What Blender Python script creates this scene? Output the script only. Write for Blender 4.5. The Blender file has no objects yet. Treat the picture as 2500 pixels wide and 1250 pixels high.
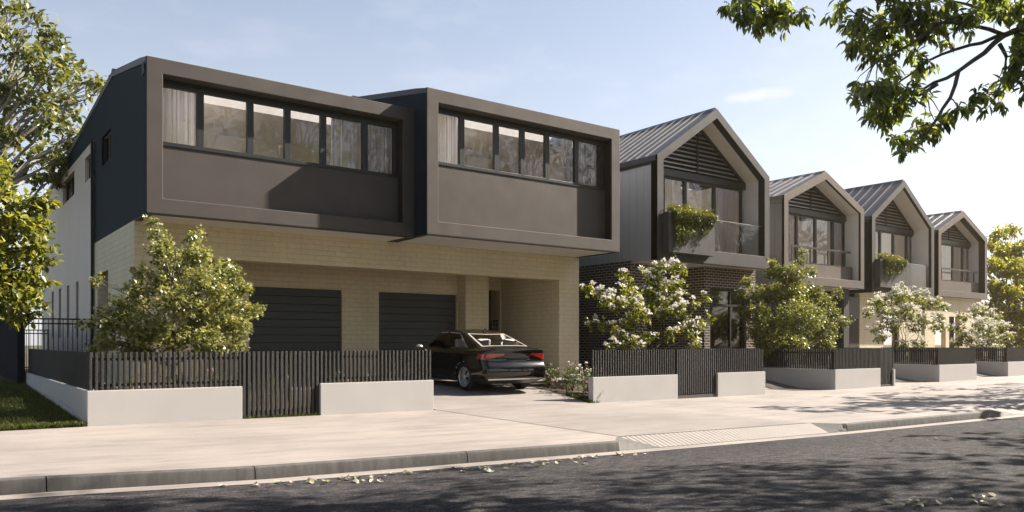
import bpy, math, random
import numpy as np
from mathutils import Vector, Matrix
random.seed(7); rng = np.random.default_rng(7)
SC = bpy.context.scene
COL = SC.collection
H0 = 1.6                      # eye height; all z below are written relative to the eye level
CA, SA, F = 0.59569, 0.80321, 1928.0

# ---------- perspective measurements: X along the street, Y towards the houses ----------
def tx(px):
    r = (px - 1250.0) / F
    return (CA + SA * r) / (SA - CA * r)
def XA(px, Y): return tx(px) * Y
def YA(px, X): return X / tx(px)
def dep(X, Y): return CA * X + SA * Y
def ZA(py, X, Y): return (836.0 - py) * dep(X, Y) / F
def at_depth(px, py, d):
    r = (px - 1250.0) / F * d
    return Vector((CA * d + SA * r, SA * d - CA * r, (836.0 - py) * d / F))
def at_Y(px, py, Y):
    X = XA(px, Y); return Vector((X, Y, ZA(py, X, Y)))
def lerp_tab(tab, x):
    return float(np.interp(x, [a for a, b in tab], [b for a, b in tab]))

# ---------- materials ----------
class N:
    def __init__(s, name):
        s.m = bpy.data.materials.new(name); s.m.use_nodes = True
        s.t = s.m.node_tree; s.t.nodes.clear()
        s.out = s.n('ShaderNodeOutputMaterial')
    def n(s, typ, **kw):
        nd = s.t.nodes.new(typ)
        for k, v in kw.items():
            if k.startswith('i_'):
                k2 = k[2:].replace('_', ' ')
                nd.inputs[k2].default_value = v
            else: setattr(nd, k, v)
        return nd
    def l(s, a, b): s.t.links.new(a, b)
    def bsdf(s, **kw):
        b = s.n('ShaderNodeBsdfPrincipled', **kw); s.l(b.outputs[0], s.out.inputs[0]); return b
    def pos(s, sx=1, sy=1, sz=1, rot=(0, 0, 0)):
        g = s.n('ShaderNodeNewGeometry'); mp = s.n('ShaderNodeMapping')
        mp.inputs['Scale'].default_value = (sx, sy, sz); mp.inputs['Rotation'].default_value = rot
        s.l(g.outputs['Position'], mp.inputs[0]); return mp.outputs[0]
    def math(s, op, a, b=None, clamp=False):
        nd = s.n('ShaderNodeMath', operation=op); nd.use_clamp = clamp
        for i, v in enumerate((a, b)):
            if v is None: continue
            if isinstance(v, (int, float)): nd.inputs[i].default_value = v
            else: s.l(v, nd.inputs[i])
        return nd.outputs[0]
    def ramp(s, fac, stops):
        r = s.n('ShaderNodeValToRGB'); e = r.color_ramp.elements
        while len(e) < len(stops): e.new(0.5)
        for i, (p, c) in enumerate(stops):
            e[i].position = p; e[i].color = tuple(c) + ((1,) if len(c) == 3 else ())
        s.l(fac, r.inputs[0]); return r.outputs[0]
    def noise(s, vec, scale, detail=4, rough=.55):
        nd = s.n('ShaderNodeTexNoise', i_Scale=scale, i_Detail=detail, i_Roughness=rough)
        s.l(vec, nd.inputs['Vector']); return nd.outputs['Fac']
    def mix(s, fac, a, b, mode='MIX'):
        nd = s.n('ShaderNodeMix', data_type='RGBA', blend_type=mode)
        for sock, v in ((nd.inputs[0], fac), (nd.inputs[6], a), (nd.inputs[7], b)):
            if isinstance(v, (int, float)): sock.default_value = v
            elif isinstance(v, tuple): sock.default_value = v + (1,) if len(v) == 3 else v
            else: s.l(v, sock)
        return nd.outputs[2]
    def bump(s, h, b, strength=.3, dist=.01):
        nd = s.n('ShaderNodeBump', i_Strength=strength, i_Distance=dist)
        s.l(h, nd.inputs['Height']); s.l(nd.outputs[0], b.inputs['Normal'])

def paint(name, col, rough=.5, metal=0.0, spec=.5, var=.10, nscale=3.0, bumps=0.0, coat=0.0):
    m = N(name); b = m.bsdf(i_Roughness=rough, i_Metallic=metal)
    b.inputs['Specular IOR Level'].default_value = spec
    b.inputs['Coat Weight'].default_value = coat; b.inputs['Coat Roughness'].default_value = .03
    f = m.noise(m.pos(), nscale)
    c = m.ramp(f, [(.25, tuple(x * (1 - var) for x in col)), (.75, tuple(min(1, x * (1 + var)) for x in col))])
    m.l(c, b.inputs['Base Color'])
    rr = m.math('MULTIPLY_ADD', m.noise(m.pos(), nscale * 2.3), .16); rr.node.inputs[2].default_value = rough - .08
    m.l(rr, b.inputs['Roughness'])
    if bumps: m.bump(m.noise(m.pos(), 60, 5), b, bumps, .004)
    return m.m

def wall_uv(m):
    g = m.n('ShaderNodeNewGeometry'); sp = m.n('ShaderNodeSeparateXYZ'); m.l(g.outputs['Position'], sp.inputs[0])
    u = m.math('ADD', sp.outputs[0], sp.outputs[1]); c = m.n('ShaderNodeCombineXYZ')
    m.l(u, c.inputs[0]); m.l(sp.outputs[2], c.inputs[1]); return c.outputs[0], u

def bricks(name, c1, c2, mortar, w, h, ms, dist=.006, rough=.8, mott=.35):
    m = N(name); b = m.bsdf(i_Roughness=rough)
    uv, u = wall_uv(m)
    br = m.n('ShaderNodeTexBrick'); br.offset = .5
    for k, v in (('Scale', 1.0), ('Mortar Size', ms), ('Mortar Smooth', .15), ('Bias', 0.0), ('Brick Width', w), ('Row Height', h)): br.inputs[k].default_value = v
    br.inputs['Color1'].default_value = c1 + (1,); br.inputs['Color2'].default_value = c2 + (1,); br.inputs['Mortar'].default_value = mortar + (1,)
    m.l(uv, br.inputs['Vector'])
    nz = m.noise(m.pos(), 9, 6); nz2 = m.noise(m.pos(1, 1, .3), 1.3, 4)
    c = m.mix(mott, br.outputs['Color'], m.ramp(nz, [(.3, (.55, .55, .55)), (.7, (1.25, 1.25, 1.25))]), 'MULTIPLY')
    c = m.mix(.5, c, m.ramp(nz2, [(.3, (.8, .79, .77)), (.7, (1.05, 1.05, 1.05))]), 'MULTIPLY')
    m.l(c, b.inputs['Base Color'])
    hh = m.math('SUBTRACT', m.math('MULTIPLY', m.noise(m.pos(), 40, 4), .25), br.outputs['Fac'])
    m.bump(hh, b, .9, dist)
    return m.m

def boards(name, col, pitch, groove=.035, rough=.55, metal=0.0, var=.06, spec=.4):
    m = N(name); b = m.bsdf(i_Roughness=rough, i_Metallic=metal); b.inputs['Specular IOR Level'].default_value = spec
    uv, u = wall_uv(m)
    fr = m.math('FRACT', m.math('DIVIDE', u, pitch))
    g = m.math('LESS_THAN', fr, groove)
    f = m.noise(m.pos(1, 1, .25), 1.6, 5)
    c = m.ramp(f, [(.25, tuple(x * (1 - var) for x in col)), (.75, tuple(x * (1 + var) for x in col))])
    c = m.mix(m.math('MULTIPLY', g, .55), c, tuple(x * .35 for x in col))
    m.l(c, b.inputs['Base Color']); m.bump(m.math('SUBTRACT', 1, g), b, .8, .006)
    return m.m

def concrete(name, col, streak_rot=0.0, var=.16, rough=.75, dirt=.0):
    m = N(name); b = m.bsdf(i_Roughness=rough)
    f1 = m.noise(m.pos(.55, 3.2, 1, (0, 0, streak_rot)), 1.5, 8, .65)
    f2 = m.noise(m.pos(), .45, 5, .6); f3 = m.noise(m.pos(), 30, 4, .7)
    c = m.ramp(f1, [(.32, tuple(x * (1 - var) for x in col)), (.52, col), (.75, tuple(min(1, x * (1 + var * .5)) for x in col))])
    c = m.mix(.55, c, m.ramp(f2, [(.32, (.60, .60, .605)), (.6, (1.07, 1.06, 1.05))]), 'MULTIPLY')
    c = m.mix(.3, c, m.ramp(f3, [(.3, (.8, .8, .8)), (.7, (1.1, 1.1, 1.1))]), 'MULTIPLY')
    if dirt:
        f4 = m.noise(m.pos(5, 5, .5), 2.2, 7, .7)
        c = m.mix(dirt, c, m.ramp(f4, [(.35, (.32, .31, .3)), (.62, (1, 1, 1))]), 'MULTIPLY')
    m.l(c, b.inputs['Base Color'])
    m.bump(m.math('ADD', m.math('MULTIPLY', f1, .7), m.math('MULTIPLY', f3, .3)), b, .25, .008)
    return m.m

def leafmat(name, dark, mid, light, transl=.35, gloss=.07, tt=(1.5, 1.45, .55)):
    m = N(name)
    at = m.n('ShaderNodeAttribute', attribute_name='rnd')
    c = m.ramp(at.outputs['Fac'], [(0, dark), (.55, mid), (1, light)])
    d = m.n('ShaderNodeBsdfDiffuse'); t = m.n('ShaderNodeBsdfTranslucent'); g = m.n('ShaderNodeBsdfGlossy', i_Roughness=.38)
    m.l(c, d.inputs[0]); m.l(m.mix(1.0, c, tt, 'MULTIPLY'), t.inputs[0])
    g.inputs[0].default_value = (.8, .85, .8, 1)
    a = m.n('ShaderNodeMixShader', i_Fac=transl); m.l(d.outputs[0], a.inputs[1]); m.l(t.outputs[0], a.inputs[2])
    b = m.n('ShaderNodeMixShader'); fr = m.n('ShaderNodeLayerWeight', i_Blend=.35)
    m.l(m.math('ADD', m.math('MULTIPLY', fr.outputs['Facing'], gloss), gloss * .35, True), b.inputs[0])
    m.l(a.outputs[0], b.inputs[1]); m.l(g.outputs[0], b.inputs[2]); m.l(b.outputs[0], m.out.inputs[0])
    return m.m

def glassmat(name, tint=(.9, .92, .92), ior=1.9, rough=0.0):
    m = N(name)
    t = m.n('ShaderNodeBsdfTransparent'); t.inputs[0].default_value = tint + (1,)
    g = m.n('ShaderNodeBsdfGlossy', i_Roughness=rough); fr = m.n('ShaderNodeFresnel', i_IOR=ior)
    mx = m.n('ShaderNodeMixShader'); m.l(fr.outputs[0], mx.inputs[0])
    geo = m.n('ShaderNodeNewGeometry'); bp = m.n('ShaderNodeBump', i_Strength=.05, i_Distance=.02)
    m.l(m.noise(m.pos(), .9, 2), bp.inputs['Height']); m.l(bp.outputs[0], g.inputs['Normal'])
    m.l(t.outputs[0], mx.inputs[1]); m.l(g.outputs[0], mx.inputs[2]); m.l(mx.outputs[0], m.out.inputs[0])
    return m.m

def asphaltmat():
    m = N('asphalt'); b = m.bsdf(i_Roughness=.92); b.inputs['Specular IOR Level'].default_value = .15
    f1 = m.noise(m.pos(), 42, 4, .8); f2 = m.noise(m.pos(.5, 1.2, 1), .6, 6, .6); f3 = m.noise(m.pos(), 260, 2)
    f4 = m.noise(m.pos(.6, 1.3, 1), 7, 8, .85)
    c = m.ramp(f1, [(.38, (.020, .020, .022)), (.52, (.055, .053, .055)), (.66, (.16, .152, .15))])
    c = m.mix(.8, c, m.ramp(f2, [(.3, (.5, .5, .51)), (.7, (.95, .93, .92))]), 'MULTIPLY')
    c = m.mix(.9, c, m.ramp(f4, [(.40, (.42, .42, .43)), (.5, (.88, .87, .87)), (.60, (1.65, 1.6, 1.56))]), 'MULTIPLY')
    m.l(c, b.inputs['Base Color'])
    m.bump(m.math('ADD', f1, m.math('MULTIPLY', f3, .5)), b, .6, .006)
    return m.m

def ribmat():
    m = N('ribbed_concrete'); b = m.bsdf(i_Roughness=.75)
    g = m.n('ShaderNodeNewGeometry'); sp = m.n('ShaderNodeSeparateXYZ'); m.l(g.outputs['Position'], sp.inputs[0])
    s = m.math('SINE', m.math('MULTIPLY', sp.outputs[0], 2 * math.pi / .10))
    f2 = m.noise(m.pos(), 2.5, 6)
    c = m.mix(m.math('MULTIPLY', m.math('GREATER_THAN', s, .55), .28), (.235, .21, .187), (.13, .115, .1))
    c = m.mix(.5, c, m.ramp(f2, [(.3, (.8, .79, .78)), (.7, (1.05, 1.05, 1.05))]), 'MULTIPLY')
    m.l(c, b.inputs['Base Color']); m.bump(s, b, .5, .01)
    return m.m

def seamroof(name, col, rough=.35, metal=.6):
    return paint(name, col, rough, metal, .5, .08, 1.5)

def garagemat():
    m = N('garage_door_metal'); b = m.bsdf(i_Roughness=.5)
    f = m.noise(m.pos(1.2, 1.2, 26), 2.0, 6, .6)
    c = m.ramp(f, [(.3, (.038, .044, .048)), (.7, (.056, .063, .067))]); m.l(c, b.inputs['Base Color'])
    m.bump(f, b, .15, .004); return m.m

M = {}
M['box'] = paint('warm_grey_metal', (.136, .124, .115), .80, 1.0, .5, .03, .8)
M['darkclad'] = boards('dark_navy_boards', (.010, .022, .033), .14, .06, .75, .0, .06, .10)
M['dark2'] = paint('charcoal_metal', (.026, .029, .031), .45, .2, .5, .08)
M['black'] = paint('black_trim', (.012, .012, .013), .5, 0, .4, .1)
M['frameA'] = paint('slate_metal', (.112, .110, .108), .78, 1.0, .5, .04, .8)
M['frameB'] = paint('taupe_metal', (.165, .145, .13), .78, 1.0, .5, .04, .8)
M['navy'] = paint('navy_flashing', (.018, .026, .040), .35, .4, .5, .1)
M['lightclad'] = boards('pale_grey_boards', (.68, .575, .495), .105, .08, .6)
M['greyclad'] = boards('mid_grey_boards', (.60, .585, .57), .33, .035, .5)
M['charclad'] = boards('charcoal_boards', (.075, .073, .07), .33, .05, .5)
M['cream'] = bricks('cream_block', (.81, .705, .50), (.785, .68, .48), (.63, .54, .38), .36, .13, .0055, .008, .8, .12)
M['darkbrick'] = bricks('dark_brick', (.075, .052, .047), (.040, .033, .036), (.52, .42, .345), .25, .094, .013, .008)
M['white'] = paint('white_lining', (.62, .585, .55), .6, 0, .4, .03)
M['soffit'] = paint('grey_soffit', (.84, .82, .80), .65, 0, .4, .04)
M['render'] = paint('white_render', (.47, .452, .435), .8, 0, .3, .05, 1.4, .12)
M['slat'] = paint('charcoal_slat', (.022, .020, .0195), .5, .0, .3, .5, .15, 6)
M['fp'] = concrete('pale_concrete', (.285, .252, .226), .35, .24)
M['drive'] = concrete('grey_concrete', (.245, .218, .197), .2, .2)
M['kerbm'] = concrete('kerb_concrete', (.105, .10, .092), 0, .2, .8, .6)  # darker than the path's concrete: the kerb's shade is put into the colour
M['rib'] = ribmat(); M['asph'] = asphaltmat()
M['soil'] = paint('garden_soil', (.075, .058, .042), .95, 0, .2, .5, 14, .6)
M['lawnm'] = paint('lawn_base', (.040, .052, .018), .95, 0, .2, .4, 9, .5)
M['earth'] = paint('open_ground', (.07, .075, .04), .95, 0, .2, .4, .3)
M['garage'] = garagemat()
M['glass'] = glassmat('window_glass', (.97, .97, .96), 1.9)
M['bglass'] = glassmat('balustrade_glass', (.93, .95, .95), 1.6)
M['curtain'] = paint('sheer_curtain', (.92, .88, .85), .9, 0, .1, .04)
def curtainmat():
    m = N('sheer_curtain'); d = m.n('ShaderNodeBsdfDiffuse'); t = m.n('ShaderNodeBsdfTranslucent')
    d.inputs[0].default_value = (.92, .90, .90, 1); t.inputs[0].default_value = (.93, .91, .92, 1)
    x = m.n('ShaderNodeMixShader', i_Fac=.72); m.l(d.outputs[0], x.inputs[1]); m.l(t.outputs[0], x.inputs[2]); m.l(x.outputs[0], m.out.inputs[0]); return m.m
M['curtain'] = curtainmat()
M['room'] = paint('room_plaster', (.85, .80, .74), .9, 0, .2, .03)
M['seam'] = paint('highlight_seam', (.40, .38, .36), .35, .2, .5, .05)  # paler than the roof: the ribs' sun highlight is put into the colour
M['blade_l'] = paint('louvre_grey', (.30, .285, .27), .4, .2)
M['roofg'] = seamroof('grey_steel_roof', (.088, .085, .084))
M['roofb'] = seamroof('bronze_steel_roof', (.082, .073, .067))
M['picket'] = paint('black_picket', (.012, .013, .016), .4, .2)
M['colorb'] = boards('dark_steel_fence', (.014, .018, .028), .2, .12, .9, .0, .06, .04)
M['bark'] = paint('grey_bark', (.20, .175, .15), .9, 0, .2, .4, 12, .6)
M['bark2'] = paint('brown_bark', (.075, .058, .046), .9, 0, .2, .4, 14, .6)
M['bark3'] = paint('pale_bark', (.30, .28, .255), .85, 0, .2, .3, 8, .5)
M['bark4'] = paint('branch_bark', (.13, .12, .115), .9, 0, .2, .35, 20, .7)
M['maple'] = leafmat('maple_leaf', (.055, .068, .020), (.275, .285, .115), (.62, .58, .31), .35, .10)
M['maple2'] = leafmat('green_maple_leaf', (.042, .060, .016), (.19, .205, .065), (.46, .44, .19), .35, .10)
M['wleaf'] = leafmat('blossom_tree_leaf', (.05, .07, .010), (.19, .21, .022), (.38, .36, .06))
M['bigleaf'] = leafmat('broad_leaf', (.055, .068, .022), (.17, .185, .06), (.42, .41, .20), .35, .09)
M['yleaf'] = leafmat('bright_leaf', (.036, .052, .012), (.21, .225, .048), (.54, .50, .14), .45)
M['gold'] = leafmat('golden_leaf', (.08, .09, .012), (.25, .25, .03), (.52, .47, .09), .5)
M['ovleaf'] = leafmat('overhanging_leaf', (.042, .066, .020), (.20, .25, .075), (.46, .48, .18), .5, .14)
M['shade'] = leafmat('street_tree_leaf', (.020, .030, .010), (.045, .062, .018), (.09, .11, .035), .3)
M['trail'] = leafmat('trailing_leaf', (.035, .040, .008), (.085, .105, .022), (.24, .22, .06), .35)
M['petal'] = leafmat('white_petal', (.66, .63, .58), (.80, .77, .72), (.88, .86, .82), .3, .03, (1, 1, 1))
M['pink'] = leafmat('pink_petal', (.45, .20, .27), (.62, .36, .42), (.80, .62, .66), .3, .03, (1, 1, 1))
M['shrub'] = leafmat('shrub_leaf', (.04, .055, .02), (.10, .12, .05), (.2, .22, .11), .3)
M['blade'] = leafmat('grass_blade', (.028, .045, .010), (.075, .095, .022), (.19, .18, .06), .3, .05)
M['dry'] = leafmat('dry_leaf', (.12, .14, .05), (.30, .27, .18), (.54, .49, .40), .15, .05, (1, 1, 1))

# ---------- mesh helpers ----------
class MB:
    def __init__(s): s.v = []; s.f = []
    def add(s, vs, fs):
        o = len(s.v); s.v += [tuple(p) for p in vs]; s.f += [tuple(i + o for i in f) for f in fs]; return s
    def box(s, x0, x1, y0, y1, z0, z1):
        return s.add([(x0, y0, z0), (x1, y0, z0), (x1, y1, z0), (x0, y1, z0), (x0, y0, z1), (x1, y0, z1), (x1, y1, z1), (x0, y1, z1)],
                     [(0, 3, 2, 1), (4, 5, 6, 7), (0, 1, 5, 4), (1, 2, 6, 5), (2, 3, 7, 6), (3, 0, 4, 7)])
    def prism(s, pts, c0, c1, axis='y'):
        n = len(pts)
        mk = {'y': lambda a, b, c: (a, c, b), 'x': lambda a, b, c: (c, a, b), 'z': lambda a, b, c: (a, b, c)}[axis]
        vs = [mk(a, b, c0) for a, b in pts] + [mk(a, b, c1) for a, b in pts]
        fs = [tuple(range(n))[::-1], tuple(range(n, 2 * n))] + [(i, (i + 1) % n, (i + 1) % n + n, i + n) for i in range(n)]
        return s.add(vs, fs)
    def ring(s, outer, inner, c0, c1, axis='y'):
        """closed ring between two outlines with the same number of points"""
        n = len(outer)
        mk = {'y': lambda a, b, c: (a, c, b), 'x': lambda a, b, c: (c, a, b), 'z': lambda a, b, c: (a, b, c)}[axis]
        vs = [mk(p[0], p[1], c) for c in (c0, c1) for l in (outer, inner) for p in l]
        fs = []
        for i in range(n):
            j = (i + 1) % n
            fs += [(i, j, n + j, n + i), (2 * n + i, 3 * n + i, 3 * n + j, 2 * n + j), (i, 2 * n + i, 2 * n + j, j), (n + i, n + j, 3 * n + j, 3 * n + i)]
        return s.add(vs, fs)
    def quad(s, *p): return s.add(p, [tuple(range(len(p)))])
    def tube(s, pts, rads, n=7, cap=True):
        pts = [Vector(p) for p in pts]; o = len(s.v); k = len(pts)
        up = Vector((.3, .2, 1)).normalized()
        for i, p in enumerate(pts):
            d = (pts[min(i + 1, k - 1)] - pts[max(i - 1, 0)]).normalized()
            a = d.cross(up)
            if a.length < .05: a = d.cross(Vector((1, 0, 0)))
            a.normalize(); b = d.cross(a)
            for j in range(n):
                an = 2 * math.pi * j / n
                s.v.append(tuple(p + (a * math.cos(an) + b * math.sin(an)) * rads[i]))
        for i in range(k - 1):
            for j in range(n):
                s.f.append((o + i * n + j, o + i * n + (j + 1) % n, o + (i + 1) * n + (j + 1) % n, o + (i + 1) * n + j))
        if cap:
            s.f.append(tuple(o + j for j in range(n))[::-1]); s.f.append(tuple(o + (k - 1) * n + j for j in range(n)))
        return s
    def grid(s, rows):
        o = len(s.v); nr, nc = len(rows), len(rows[0])
        for r in rows: s.v += [tuple(p) for p in r]
        for i in range(nr - 1):
            for j in range(nc - 1):
                a = o + i * nc + j; s.f.append((a, a + 1, a + nc + 1, a + nc))
        return s
    def build(s, name, mat, parent=None, smooth=False, bevel=0.0, angle=35):
        base = wloc(parent); me = bpy.data.meshes.new(name)
        me.from_pydata([(x - base[0], y - base[1], z + H0 - base[2]) for x, y, z in s.v], [], s.f)
        if mat: me.materials.append(mat)
        me.validate()
        o = bpy.data.objects.new(name, me); COL.objects.link(o)
        if parent is not None: o.parent = parent
        if smooth:
            me.polygons.foreach_set('use_smooth', [True] * len(me.polygons))
            try: me.set_sharp_from_angle(angle=math.radians(angle))
            except Exception: pass
        if bevel:
            b = o.modifiers.new('bevel', 'BEVEL'); b.width = bevel; b.segments = 2; b.limit_method = 'ANGLE'; b.angle_limit = math.radians(40)
        return o
def wloc(o):
    p = Vector((0, 0, 0))
    while o is not None: p += o.location; o = o.parent
    return p
def thing(name, label, cat, loc, group=None):
    o = bpy.data.objects.new(name, None); COL.objects.link(o)
    o.location = (loc[0], loc[1], loc[2] + H0); o.empty_display_size = .2
    o['label'] = label; o['category'] = cat
    if group: o['group'] = group
    return o
def tag(o, label=None, cat=None, group=None, kind=None):
    if label: o['label'] = label
    if cat: o['category'] = cat
    if group: o['group'] = group
    if kind: o['kind'] = kind
    return o

def wall_cols(mb, axis, c0, c1, us, top, bot, holes=()):
    """wall of thickness c0..c1 cut into columns at us; holes = (u0,u1,z0,z1) left open"""
    us = sorted(set(us) | {h[0] for h in holes} | {h[1] for h in holes})
    for a, b in zip(us, us[1:]):
        if b - a < 1e-4: continue
        mid = (a + b) / 2
        hs = sorted([h for h in holes if h[0] <= mid <= h[1]], key=lambda h: h[2])
        lo = (bot(a), bot(b))
        for h in hs:
            mb.prism([(a, lo[0]), (b, lo[1]), (b, h[2]), (a, h[2])], c0, c1, axis); lo = (h[3], h[3])
        mb.prism([(a, lo[0]), (b, lo[1]), (b, top(b)), (a, top(a))], c0, c1, axis)
    return mb
SUN_E, SKY_E, EXPO, CLOUD, VEIL = 5.0, .055, 1.5, 9.5, .45
ROOFGAP1, ROOFGAP2 = 1.2, .6  # sizes of the unseen roof openings added to light the rooms
GLOW_HAZE = .0007  # density of the haze added for the lens glow
# ================= camera, light, sky =================
cam = bpy.data.cameras.new('camera'); co = bpy.data.objects.new('camera', cam); COL.objects.link(co)
co.location = (0, 0, H0); co.rotation_euler = (math.pi / 2, 0, -math.asin(CA))
cam.sensor_width = 36; cam.lens = 36 * F / 2500; cam.shift_y = 211 / 2500.0; cam.clip_end = 3000; cam.clip_start = .05
SC.camera = co
TS = Vector((1.0, -.24, .78)).normalized()            # direction towards the sun
EL = math.asin(TS.z); AZ = math.atan2(TS.x, TS.y)
sun = bpy.data.lights.new('sun', 'SUN'); sun.energy = SUN_E; sun.angle = math.radians(.55); sun.color = (1, .91, .80)
so = bpy.data.objects.new('sun', sun); COL.objects.link(so); so.location = (20, -5, 40)
so.rotation_euler = TS.to_track_quat('Z', 'Y').to_euler()
W = bpy.data.worlds.new('World'); SC.world = W; W.use_nodes = True
nt = W.node_tree; nt.nodes.clear()
sky = nt.nodes.new('ShaderNodeTexSky'); sky.sky_type = 'NISHITA'; sky.sun_disc = False
sky.sun_elevation = EL; sky.sun_rotation = AZ; sky.air_density = 1.0; sky.dust_density = 1.6; sky.ozone_density = 1.5; sky.altitude = 50
bg = nt.nodes.new('ShaderNodeBackground'); wo = nt.nodes.new('ShaderNodeOutputWorld')
bg.inputs[1].default_value = SKY_E
# one thin, faint cloud streak and a soft veil of high cloud over the sky
tc = nt.nodes.new('ShaderNodeTexCoord'); mp = nt.nodes.new('ShaderNodeMapping'); mp.inputs['Scale'].default_value = (1, 1, 3.2)
nz = nt.nodes.new('ShaderNodeTexNoise'); nz.inputs['Scale'].default_value = 5.5; nz.inputs['Detail'].default_value = 9; nz.inputs['Roughness'].default_value = .6
nt.links.new(tc.outputs['Generated'], mp.inputs[0]); nt.links.new(mp.outputs[0], nz.inputs['Vector'])
cr = nt.nodes.new('ShaderNodeValToRGB'); cr.color_ramp.elements[0].position = .50; cr.color_ramp.elements[1].position = .82
cr.color_ramp.elements[0].color = (0, 0, 0, 1); cr.color_ramp.elements[1].color = (.12, .12, .12, 1)
nt.links.new(nz.outputs['Fac'], cr.inputs[0])
mx = nt.nodes.new('ShaderNodeMix'); mx.data_type = 'RGBA'; # pale haze low in the sky, thinning out with height
sx = nt.nodes.new('ShaderNodeSeparateXYZ'); nt.links.new(tc.outputs['Generated'], sx.inputs[0])
hr = nt.nodes.new('ShaderNodeValToRGB'); hr.color_ramp.elements[0].position = 0.0; hr.color_ramp.elements[0].color = (VEIL, VEIL, VEIL, 1); hr.color_ramp.elements[1].position = .62; hr.color_ramp.elements[1].color = (0, 0, 0, 1)
nt.links.new(sx.outputs[2], hr.inputs[0]); ad = nt.nodes.new('ShaderNodeMath'); ad.operation = 'ADD'; ad.use_clamp = True
nt.links.new(hr.outputs[0], ad.inputs[0]); nt.links.new(cr.outputs[0], ad.inputs[1]); nt.links.new(ad.outputs[0], mx.inputs[0])
nt.links.new(sky.outputs[0], mx.inputs[6]); mx.inputs[7].default_value = (CLOUD * 1.0, CLOUD * .99, CLOUD * 1.03, 1)
def wm(op, x, y=None, z=None):
    nd = nt.nodes.new('ShaderNodeMath'); nd.operation = op
    for i, v in enumerate((x, y, z)):
        if v is None: continue
        if isinstance(v, (int, float)): nd.inputs[i].default_value = v
        else: nt.links.new(v, nd.inputs[i])
    return nd.outputs[0]
def wdot(v):
    nd = nt.nodes.new('ShaderNodeVectorMath'); nd.operation = 'DOT_PRODUCT'; nt.links.new(tc.outputs['Generated'], nd.inputs[0]); nd.inputs[1].default_value = v; return nd.outputs['Value']
cd = at_depth(1850, 232, 1.0).normalized(); cu = Vector((0, 0, 1)); cx_ = cd.cross(cu).normalized(); cy_ = cx_.cross(cd)
e1 = wm('POWER', wm('DIVIDE', wdot(cx_), .040), 2); e2 = wm('POWER', wm('DIVIDE', wdot(cy_), .0085), 2)
nz2 = nt.nodes.new('ShaderNodeTexNoise'); nz2.inputs['Scale'].default_value = 30; nz2.inputs['Detail'].default_value = 6
nt.links.new(mp.outputs[0], nz2.inputs['Vector'])
body = wm('SUBTRACT', 1.15, wm('ADD', e1, e2)); body = wm('ADD', body, wm('MULTIPLY', wm('SUBTRACT', nz2.outputs['Fac'], .55), 2.2))
bm = wm('MULTIPLY', body, .9); bm.node.use_clamp = True; bm = wm('MULTIPLY', bm, wm('GREATER_THAN', wdot(cd), .9))
mx2 = nt.nodes.new('ShaderNodeMix'); mx2.data_type = 'RGBA'; nt.links.new(wm('MULTIPLY', bm, .55), mx2.inputs[0]); nt.links.new(mx.outputs[2], mx2.inputs[6]); mx2.inputs[7].default_value = (7.2, 6.9, 6.3, 1)
nt.links.new(mx2.outputs[2], bg.inputs[0]); nt.links.new(bg.outputs[0], wo.inputs[0])
SC.view_settings.view_transform = 'Standard'; SC.view_settings.look = 'None'; SC.view_settings.exposure = EXPO; SC.view_settings.gamma = 1
SC.render.engine = 'CYCLES'; SC.cycles.use_denoising = True
try: SC.cycles.denoiser = 'OPENIMAGEDENOISE'
except Exception: pass
SC.cycles.max_bounces = 8; SC.cycles.diffuse_bounces = 4; SC.cycles.glossy_bounces = 4; SC.cycles.transparent_max_bounces = 16
SC.cycles.transmission_bounces = 4; SC.cycles.sample_clamp_indirect = 6; SC.cycles.caustics_reflective = False; SC.cycles.caustics_refractive = False
SC.cycles.use_adaptive_sampling = True; SC.cycles.adaptive_threshold = .015

# ================= ground, street =================
FLY = 13.62
TZF = [(-30, -1.18), (-10, -1.23), (2, -1.29), (8, -1.352), (12.45, -1.41), (19, -1.466), (22.5, -1.49), (35, -1.485), (90, -1.46)]
TZK = [(-30, -1.12), (-10, -1.19), (.5, -1.27), (2.9, -1.36), (8.1, -1.44), (13.6, -1.5), (19, -1.52), (30, -1.53), (90, -1.52)]
def zf(X): return lerp_tab(TZF, X)
def zk(X): return lerp_tab(TZK, X)
def KY(X): return 8.75 - .055 * min(X, 60)
CROSS = [(8.1, 8.45, 13.15, 13.6, 8.9, 13.05), (19.1, 19.6, 22.4, 22.9, 20.1, 22.0), (26.2, 26.6, 29.0, 29.4, 27.0, 28.6)]   # dropped kerbs
APR = .42
def foff(X):
    for a, b, c, d, e, f in CROSS:
        if a < X < d:
            return .085 + (APR - .085) * min(1, (X - a) / (b - a), (d - X) / (d - c))
    return .085
def zfp(X, Y):
    k = KY(X); t = min(1, max(0, (Y - k) / (FLY - k))); return zk(X) * (1 - t) + zf(X) * t
XS = sorted(set([x for x in np.arange(-30, 91, 1.0)] + [v for c in CROSS for v in c[:4]] + [12.45, 12.95, 8.15]))
XS = [float(x) for x in XS]
def yardz(X, Y):
    s = min(1, max(0, (Y - (FLY if X < 19.05 else 15.3)) / 3.6)); return zf(X) + (1 - (1 - s) ** 2) * (-1.075 - zf(X))
def lawnz(X, Y): return zf(X) + .0265 * min(11, max(0, Y - FLY))
def struct(mb, name, mat, kind='structure', smooth=False, **kw):
    o = mb.build(name, mat, None, smooth, **kw); o['kind'] = kind; return o

mb = MB().box(-600, 600, -600, 600, -2.6, -2.0); struct(mb, 'ground', M['earth'])
rows = []
for j in range(9):
    rows.append([(X, KY(X) + foff(X) + (FLY + .001 - KY(X) - foff(X)) * j / 8, zfp(X, KY(X) + foff(X) + (FLY - KY(X) - foff(X)) * j / 8)) for X in XS])
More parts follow.
